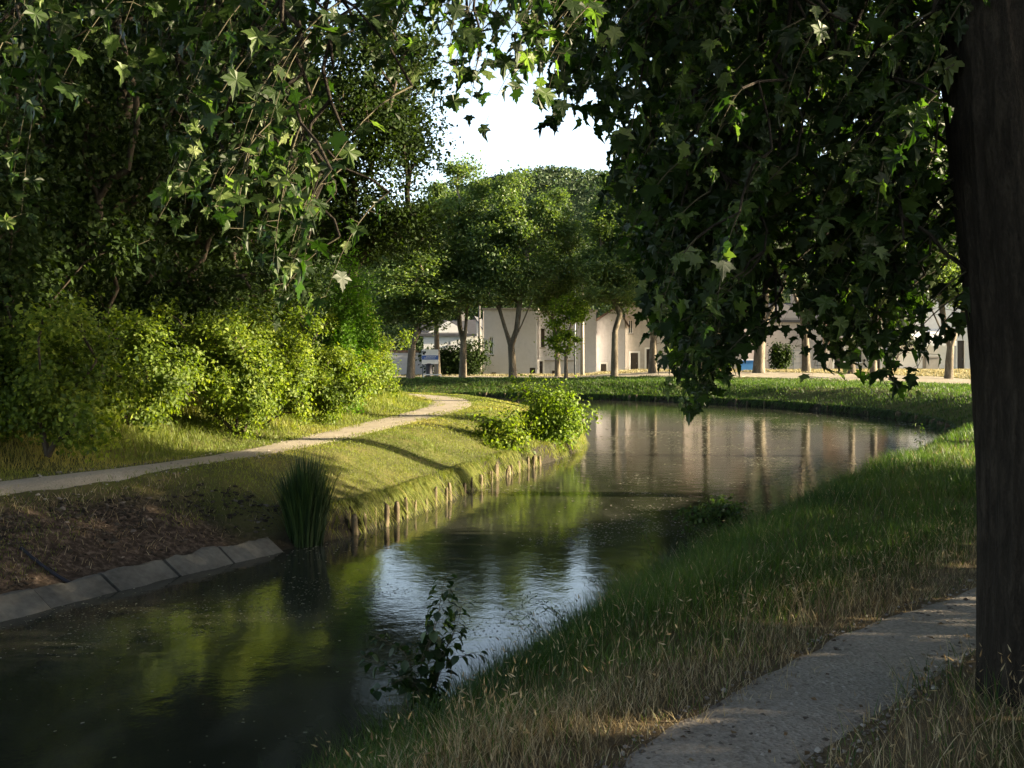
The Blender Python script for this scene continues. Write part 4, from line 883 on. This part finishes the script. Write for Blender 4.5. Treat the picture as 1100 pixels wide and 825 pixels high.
def ORD(k):
    o1 = ['', 'first', 'second', 'third', 'fourth', 'fifth', 'sixth', 'seventh', 'eighth', 'ninth', 'tenth', 'eleventh', 'twelfth', 'thirteenth', 'fourteenth', 'fifteenth', 'sixteenth', 'seventeenth', 'eighteenth', 'nineteenth']
    if k < 20: return o1[k]
    t_ = {2: 'twent', 3: 'thirt', 4: 'fort', 5: 'fift', 6: 'sixt'}[k // 10]
    return t_ + 'ieth' if k % 10 == 0 else t_ + 'y-' + o1[k % 10]
def stakes(poly, step, y0, y1, meshes, label, group, prob, top, out=-.05):
    xs, ys, tx, ty = along(poly, step, y0, y1); k = 0
    for a, b, u, v in zip(xs, ys, tx, ty):
        if gk.random() > prob: continue
        sgn = 1 if poly is LEFT else -1
        a2, b2 = a - v * sgn * out, b + u * sgn * out
        o = link('wooden_stake', gk.choice(meshes)); m_ = gk.uniform(.75, 1.1)
        o.location = (a2 + gk.uniform(-.03, .03), b2 + gk.uniform(-.03, .03), -1 + (top + gk.uniform(-.12, .06)) - .9 * m_); o.scale = (1, 1, m_)
        o.rotation_euler = (gk.uniform(-.08, .08), gk.uniform(-.08, .08), gk.uniform(0, 6)); k += 1; tag(o, label if poly is not LEFT else label % ORD(k), 'stake', group)
stakes(LEFT, .21, 14.7, 24.5, SM, '%s thin wooden stake from the reeds along the left bank', 'wooden stakes along the left bank', .6, .30)
stakes(RIGHT[::-1], .42, 33, 66, SM2, 'short dark wooden stake in the row at the foot of the far bank', 'wooden stakes along the far bank', .75, .24)

# ------------------------------------------------------------------ grass
def grass(name, parts, mat, label, cat='grass'):
    V, L, S, R = join(parts); return tag(link(name, mesh_np(name, V, L, S, R), mat), label, cat, kind='stuff')
def bl(pts, h, lean=.5, wk=.0005, wmin=.0045, g=gs, bend=.6, T=3, rnd=None):
    d = np.hypot(pts[:, 0], pts[:, 1]); n = len(pts); return blades(pts - np.array([0, 0, .01]), h * (.55 + .75 * g.random(n)), np.maximum(wmin, d * wk) * (.7 + .6 * g.random(n)), lean * (.4 + g.random(n)), T, bend, rnd, g=g)
def heads(pts, h, g=gs, s=.034, w=.0045):
    """seed heads: each a stalk and a bristly spindle"""
    n = len(pts); hh = h * (.7 + .6 * g.random(n)); az = g.random(n) * 6.283; ln = .25 + .3 * g.random(n)
    st = blades(pts, hh, np.full(n, .0016), ln, 2, .4, az=az, g=g)
    top = pts + hh[:, None] * np.array([0, 0, .9]) + np.stack([np.cos(az), np.sin(az), 0 * az], -1) * (hh * ln * .8)[:, None]
    tip = norm(np.stack([np.cos(az) * .6, np.sin(az) * .6, np.ones(n)], -1) + .2 * g.normal(size=(n, 3)))
    Tm = np.array([(0, 0, 0), (w / s * .6, .35, 0), (0, 1, 0), (-w / s * .6, .35, 0), (0, .35, w / s * .6), (0, .35, -w / s * .6)]); FT = np.array([(0, 1, 2), (0, 2, 3), (0, 4, 2), (0, 2, 5)])
    sp = leaves(top, norm(g.normal(size=(n, 3))), tip, s * (.7 + .6 * g.random(n)), Tm, FT, g=g); return [st, sp]
dens = lambda Y, a: np.minimum(1, (a / np.maximum(Y, .1)) ** 1.3)
# near right bank
A1 = scatter(400000, -2.6, 9, 1.6, 17, lambda X, Y, s, sd, dl, dr: sd * (s > .03) * (dr > .27 + .12 * np.random.default_rng(4).random(X.shape)) * (dr < 6) * dens(Y, 5), gs)
p, s_, _, dr = A1
dryness = smooth(1.25, .5, dr + .5 * fbm(p[:, 0] * 1.4, p[:, 1] * 1.4)); isd = gs.random(len(p)) < dryness * .8 + .05
hgt_ = (.065 + .095 * smooth(.4, 1.5, dr)) * (1 + 1.3 * fbm(p[:, 0] * 1.2, p[:, 1] * 1.2))
cl_ = np.clip(.5 + .8 * fbm(p[:, 0] * .9 + 5, p[:, 1] * .9) + .35 * (gs.random(len(p)) - .5), 0, 1)
grass('bank_grass', [bl(p[~isd], np.maximum(.05, hgt_[~isd] * 1.25), .6, rnd=cl_[~isd])], M['grass'], 'long green grass on the near right bank')
nd = p[isd]; hs, *_ = scatter(42000, -2.6, 9, 1.6, 17, lambda X, Y, s, sd, dl, dr: sd * (s > .3) * (dr > .4) * (dr < 6) * dens(Y, 5) * (.12 + .88 * smooth(1.6, .6, dr)), gs)
grass('dry_grass', [bl(nd, np.maximum(.05, hgt_[isd] * 1.1), .8)] + heads(hs, .24), M['dry'], 'straw coloured dry grass with seed heads beside the footpath')
# right of the path round the trunk
p, s_, _, dr = scatter(110000, .2, 9, 2.2, 16, lambda X, Y, s, sd, dl, dr: sd * (dr < -.30) * dens(Y, 4.5) * (.45 + .55 * smooth(-.4, -1, dr)) * (np.hypot(X - 2.5, Y - 4.85) > .33), gs)
isd = gs.random(len(p)) < .55
grass('verge_grass', [bl(p[~isd], np.full((~isd).sum(), .17) * (1 + .8 * fbm(p[~isd, 0] * 1.3, p[~isd, 1] * 1.3)), .7)], M['grass'], 'green grass at the foot of the big near tree')
hs, *_ = scatter(16000, .2, 9, 2.2, 12, lambda X, Y, s, sd, dl, dr: sd * (dr < -.5) * dens(Y, 4.5) * (np.hypot(X - 2.5, Y - 4.85) > .36), gs)
grass('dry_verge_grass', [bl(p[isd], np.full(isd.sum(), .17), .9)] + heads(hs, .26), M['dry'], 'dry grass with seed heads at the foot of the big near tree')
# middle and far right bank
p, s_, _, dr = scatter(200000, 3, 30, 17, 66, lambda X, Y, s, sd, dl, dr: sd * (s > .02) * (dr > 1.2 + 2.3 * smooth(42, 58, Y)) * dens(Y, 24), gs)
grass('far_bank_grass', [bl(p, .15 * (1 + .8 * fbm(p[:, 0] * .7, p[:, 1] * .7)), .55, .0006, .006, T=2)], M['grass'], 'bright green grass on the curving right bank')
p, s_, _, dr = scatter(240000, -34, 22, 54, 74, lambda X, Y, s, sd, dl, dr: sd * (s > .02) * (dr > 3.4) * (s < 9) * .7, gs)
grass('far_bank_turf', [bl(p, .14 * (1 + .9 * fbm(p[:, 0] * .6, p[:, 1] * .6)), .5, .0007, .006, T=2)], M['grass'], 'green turf on the far bank below the trees')
p, *_ = scatter(70000, -30, 40, 60, 86, lambda X, Y, s, sd, dl, dr: sd * (np.abs(dr) > 4.0) * (dr < 2.5), gs)
grass('far_dry_grass', [bl(p, np.full(len(p), .16), .6, .0007, .006, T=2)], M['straw'], 'dry straw grass along the far track and at the foot of the buildings')
# left bank
p, s_, dl, _ = scatter(420000, -12, 4, 9, 47, lambda X, Y, s, sd, dl, dr: (~sd) * (s > .01) * (dl < -.26 - .24 * smooth(18, 30, Y) - .2 * np.random.default_rng(3).random(X.shape)) * np.where(Y < 14.2, .9 * ((s > 1.5) | (fbm(X * .9, Y * .9) > .06)) * (s > .5), 1) * dens(Y, 17), gs)
dry_l = np.clip(.42 + .9 * fbm(p[:, 0] * .5, p[:, 1] * .5) + .4 * (gs.random(len(p)) - .5), 0, 1)
hl = .055 + .16 * smooth(.35, 0, s_) + .12 * np.maximum(0, fbm(p[:, 0] * 1.1, p[:, 1] * 1.1) - .1)
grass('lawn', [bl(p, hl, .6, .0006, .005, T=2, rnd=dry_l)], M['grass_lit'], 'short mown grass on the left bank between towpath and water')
e_, s2_, _, _ = scatter(60000, -4, 4, 14.3, 40, lambda X, Y, s, sd, dl, dr: (~sd) * (s > .0) * (s < .3) * (.25 + 1.3 * (fbm(X * 1.1, Y * 1.1) > -.1)), gs)
def toward_water(p):
    e = .05; s0 = fields(p[:, 0] + e, p[:, 1])[0] - fields(p[:, 0] - e, p[:, 1])[0]; s1 = fields(p[:, 0], p[:, 1] + e)[0] - fields(p[:, 0], p[:, 1] - e)[0]
    return np.arctan2(-s1, -s0) + gs.normal(size=len(p)) * .5
def overhang(p, h, w, drop): n = len(p); return blades(p, h * (.4 + .9 * gs.random(n)), w * (.7 + .6 * gs.random(n)), .35 + .3 * gs.random(n), 4, 1.0, az=toward_water(p), drop=drop, g=gs)
def edge_points(poly, n, y0, y1, smax):
    xs, ys, tx, ty = along(poly, .05, y0, y1); k = gs.integers(0, len(xs), n); sg_ = 1 if poly is LEFT else -1; o_ = gs.random(n) * smax; j_ = gs.uniform(-.03, .03, n)
    X = xs[k] - ty[k] * sg_ * o_ + tx[k] * j_; Y = ys[k] + tx[k] * sg_ * o_ + ty[k] * j_; m_ = fbm(X * 1.3, Y * 1.3) + .25 > gs.random(n) * .5; return np.stack([X[m_], Y[m_], zat(X[m_], Y[m_])], -1)
e_ = edge_points(LEFT, 16000, 14.4, 30, .3)
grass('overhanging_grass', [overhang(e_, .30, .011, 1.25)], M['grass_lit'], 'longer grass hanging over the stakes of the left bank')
p, s_, dl, _ = scatter(300000, -14, 0, 9, 50, lambda X, Y, s, sd, dl, dr: (~sd) * (dl > .26 + .24 * smooth(18, 30, Y) + .2 * np.random.default_rng(2).random(X.shape)) * (dl < 4.2) * dens(Y, 17), gs)
hv = .07 + .20 * smooth(.6, 2.2, dl) * (1 + .6 * fbm(p[:, 0], p[:, 1])); rd = np.clip(.55 + .9 * fbm(p[:, 0] * .6, p[:, 1] * .6) + .4 * (gs.random(len(p)) - .5), 0, 1)
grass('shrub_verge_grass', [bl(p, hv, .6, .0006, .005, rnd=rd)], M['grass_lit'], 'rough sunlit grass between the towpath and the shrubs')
p, s_, *_ = scatter(26000, -9, -2, 7, 14.4, lambda X, Y, s, sd, dl, dr: (~sd) * (s > .45) * (dl < -.5) * (.25 + .6 * (s > 1.5)), gs)
grass('dry_bank_grass', [bl(p, np.full(len(p), .10), 1.0)], M['dry'], 'thin withered grass on the bare left bank')
p, s_, *_ = scatter(60000, -40, 20, 33, 68, lambda X, Y, s, sd, dl, dr: sd * (s > .0) * (s < .3) * 1.0, gs)
p = edge_points(RIGHT, 26000, 33, 68, .35)
grass('trailing_grass', [overhang(p, .34, .03, 1.2)], M['grass'], 'longer grass trailing over the stakes of the far bank')

# ------------------------------------------------------------------ reeds, sapling, weeds
rl = empty('reed_clump', (-2.85, 14.1, -1)); tag(rl, 'tall dark green reed clump at the end of the concrete edging', 'reeds')
g = np.random.default_rng(71); n = 800; a = g.random(n) * 6.283; r = g.random(n) ** .6
rp_ = np.stack([np.cos(a) * r * .24, np.sin(a) * r * .24, -.1 + 0 * a], -1)
az = a + g.normal(size=n) * .6
V, L, S, R = blades(rp_, (1.2 + .5 * g.random(n)) * (1.12 - .3 * r), .016 + .012 * g.random(n), (.05 + .2 * r * g.random(n)) * (1 + (g.random(n) > .9) * 1.5), 5, .8, az=az, g=g)
link('leaves', mesh_np('leaves', V, L, S, R), M['reed'], rl)
stm = [(np.array([math.cos(i * 2.4) * .2 * (i % 3) / 2, math.sin(i * 2.4) * .2 * (i % 3) / 2, 0]), np.array([math.cos(i * 2.4) * .28 * (i % 3) / 2, math.sin(i * 2.4) * .26 * (i % 3) / 2, 1.15 + .04 * i]), .008, .004) for i in range(7)]
link('stems', tube_mesh('stems', stm, 5), M['reed'], rl)
def plant(name, label, cat, base, stems, lsize, lstep, mat, seed, T=T_OV, FT=F_OV, droop=.7, group=None, width=1.0, start=.25, stemr=.005):
    """stems: list of point lists in world coords"""
    g = np.random.default_rng(seed); o = empty(name, base); tag(o, label, cat, group); b = np.array(base); sg, lp, ln, lt, ls = [], [], [], [], []
    for st in stems:
        c = spline(st, 10); L_ = np.concatenate([[0], np.cumsum(np.linalg.norm(np.diff(c, axis=0), axis=1))]); n = len(c)
        for k in range(n - 1): u = L_[k] / L_[-1]; sg.append((c[k] - b, c[k + 1] - b, stemr * (1.1 - u), stemr * (1.1 - u) * .95))
        q = start * L_[-1]; side = 1
        while q < L_[-1]:
            x = np.array([np.interp(q, L_, c[:, j]) for j in range(3)]); az = g.uniform(0, 6.283) if g.random() < .4 else side * g.uniform(.2, 1.2) + (0 if side > 0 else math.pi); side = -side
            o_ = np.array([math.cos(az), math.sin(az) * .8, g.uniform(-.1, .35)]); pe = lsize * .5; e2 = x + o_ * pe; sg.append((x - b, e2 - b, .0016, .0012))
            lp.append(e2 - b); lt.append(norm(o_ * .6 + np.array([0, 0, -droop + .3 * g.normal()]))); ln.append(norm(np.array([o_[0] * .7, o_[1] * .7, .8]) + .4 * g.normal(size=3))); ls.append(lsize * g.uniform(.65, 1.2) * (1.1 - .35 * q / L_[-1])); q += lstep * g.uniform(.7, 1.3)
    link('stems', tube_mesh('stems', sg, 5), M['twig'], o)
    V, L, S, R = leaves(np.array(lp), np.array(ln), np.array(lt), np.array(ls), T * np.array([width, 1, 1]), FT, g=g); link('leaves', mesh_np('leaves', V, L, S, R), mat, o); return o
d = 6.3; B_ = (-.52, 6.35, -.62)
q = lambda px, py, dd=6.3: tuple(P(px, py, dd))
plant('sapling', 'young sapling with drooping oval leaves at the near water edge', 'sapling', B_,
      [[B_, q(452, 715), q(468, 672), q(474, 640), q(479, 618)], [B_, q(478, 700, 6.4), q(492, 668, 6.4), q(497, 640, 6.4)], [B_, q(438, 708, 6.2), q(424, 694, 6.2), q(404, 683, 6.2)],
       [B_, q(430, 725), q(405, 712), q(388, 705)], [B_, q(475, 718, 6.3), q(495, 706, 6.3), q(512, 700, 6.3)], [B_, q(460, 712, 6.5), q(484, 690, 6.5), q(490, 655, 6.5)], [q(452, 715), q(462, 690), q(470, 660), q(486, 632)], [B_, q(440, 728, 6.1), q(420, 735, 6.1), q(402, 742, 6.1)]], .085, .016, M['reed'], 91, width=1.25, start=.15)
for i, (px, py, dd, h_, lab) in enumerate(((700, 628, 10.6, .75, 'tall thin leafy weed at the water edge above the middle of the near bank'), (600, 690, 8.6, .42, 'wispy weed leaning over the bright patch of water'), (575, 708, 8.3, .40, 'wispy weed just left of the leaning one'), (988, 505, 25.5, .75, 'weed standing at the water edge on the right bank'), (655, 660, 9.6, .35, 'small weed on the near bank above the bright water'))):
    b0 = P(px, py, dd); b0[2] = float(zat(b0[0], b0[1]))
    st = [[tuple(b0), tuple(b0 + np.array([gs.normal() * .03, 0, h_ * .5])), tuple(b0 + np.array([-.06 + gs.normal() * .08 - (.18 if i in (1, 2) else 0), .02, h_]))] for _ in range(3 if i != 0 else 2)]
    plant('waterside_weed', lab, 'weed', tuple(b0), st, .05 if i != 3 else .12, .03 if i != 3 else .06, M['grass'], 100 + i, droop=.2, width=.55, stemr=.003)
shrub('bank_bush', 'small dark green bush on the right bank at the water edge', 'bush', (3.0, 14.9, -.95), 900, (.42, .3, .22), .07, M['grass'], 95, ncl=14, clr=.3, cz=.2)

# floating flecks of pollen, leaves and weed on the water
gw_ = np.random.default_rng(8); n = 260000; Yw = 6 + 40 * gw_.random(n) ** 1.5; Xw = gw_.uniform(-7, 16, n); s, sd = fields(Xw, Yw)
msk = (s < -.1) & (gw_.random(n) < np.clip(-.1 + 3.0 * (fbm(Xw * .55 + 3 + .5 * Yw * .2, Yw * .5 - Xw * .3, 5)), .025, 1) * np.where(Yw < 20, 1, .6)); Xw, Yw = Xw[msk], Yw[msk]; n = len(Xw)
th = np.arange(5) / 5 * 6.283; Tm = np.stack([np.cos(th), np.sin(th) * .7, 0 * th], -1); FT = np.array([(0, 1, 2, 3, 4)])
pos = np.stack([Xw, Yw, np.full(n, -.996)], -1)
V, L, S, R = leaves(pos, np.tile([0, 0, 1.], (n, 1)), gw_.normal(size=(n, 3)) * np.array([1, 1, 0]), (.004 + .014 * gw_.random(n) ** 2.5) * np.maximum(1, Yw / 11), Tm, FT, g=gw_)
M['fleck'] = leaf_mat('floating fleck', [(.08, .09, .04), (.2, .19, .12), (.35, .33, .25)], (1, 1, 1), .1, .6)
tag(link('floating_flecks', mesh_np('floating_flecks', V, L, S, R), M['fleck']), 'pale flecks of weed and pollen floating on the canal', 'flecks', kind='stuff')

# fallen leaves and bits of twig on and beside the footpath
gl_ = np.random.default_rng(12); pts, *_ = scatter(9000, -.5, 8, 2.8, 12, lambda X, Y, s, sd, dl, dr: (np.abs(dr) < .9) * .5 * sd * (.25 + .75 * (np.abs(np.abs(dr) - .36) < .14)), gl_); n = len(pts)
V, L, S, R = leaves(pts + np.array([0, 0, .016]), norm(np.array([0, 0, 1.]) + .35 * gl_.normal(size=(n, 3))), gl_.normal(size=(n, 3)) * np.array([1, 1, .1]), .018 + .03 * gl_.random(n), T_RH, F_RH, g=gl_)
M['litter'] = leaf_mat('fallen leaf', [(.05, .03, .018), (.13, .08, .04), (.22, .16, .09)], (1.2, 1.1, .8), .15, .7)
tag(link('fallen_leaves', mesh_np('fallen_leaves', V, L, S, R), M['litter']), 'small brown fallen leaves scattered on the near footpath', 'leaf litter', kind='stuff')

# stones and tufts on the towpath so its edges are not clean
gt_ = np.random.default_rng(14)
pts, *_ = scatter(50000, -8, 0, 9, 34, lambda X, Y, s, sd, dl, dr: (~sd) * (np.abs(dl) < .62) * (.08 + .5 * (np.abs(dl) > .35)) * dens(Y, 14), gt_)
stones('towpath_pebbles', pts + np.array([0, 0, .012]), .009, M['pebble'], 'small stones along the edges of the left towpath', 15)
pts, *_ = scatter(60000, -9, 0, 9, 42, lambda X, Y, s, sd, dl, dr: (~sd) * (np.abs(dl) > .2) * (np.abs(dl) < .62) * (fbm(X * 2.3, Y * 2.3) > .12), gt_)
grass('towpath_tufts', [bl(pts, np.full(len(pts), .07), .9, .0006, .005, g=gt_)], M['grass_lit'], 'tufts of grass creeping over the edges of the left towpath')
pts, *_ = scatter(60000, -.5, 8, 2.5, 13, lambda X, Y, s, sd, dl, dr: sd * (np.abs(dr) > .12) * (np.abs(dr) < .42) * (fbm(X * 3.1 + 8, Y * 3.1) > .2) * dens(Y, 5), gt_)
grass('footpath_tufts', [bl(pts, np.full(len(pts), .06), .9, g=gt_)], M['dry'], 'tufts of dry grass creeping over the edges of the near footpath')
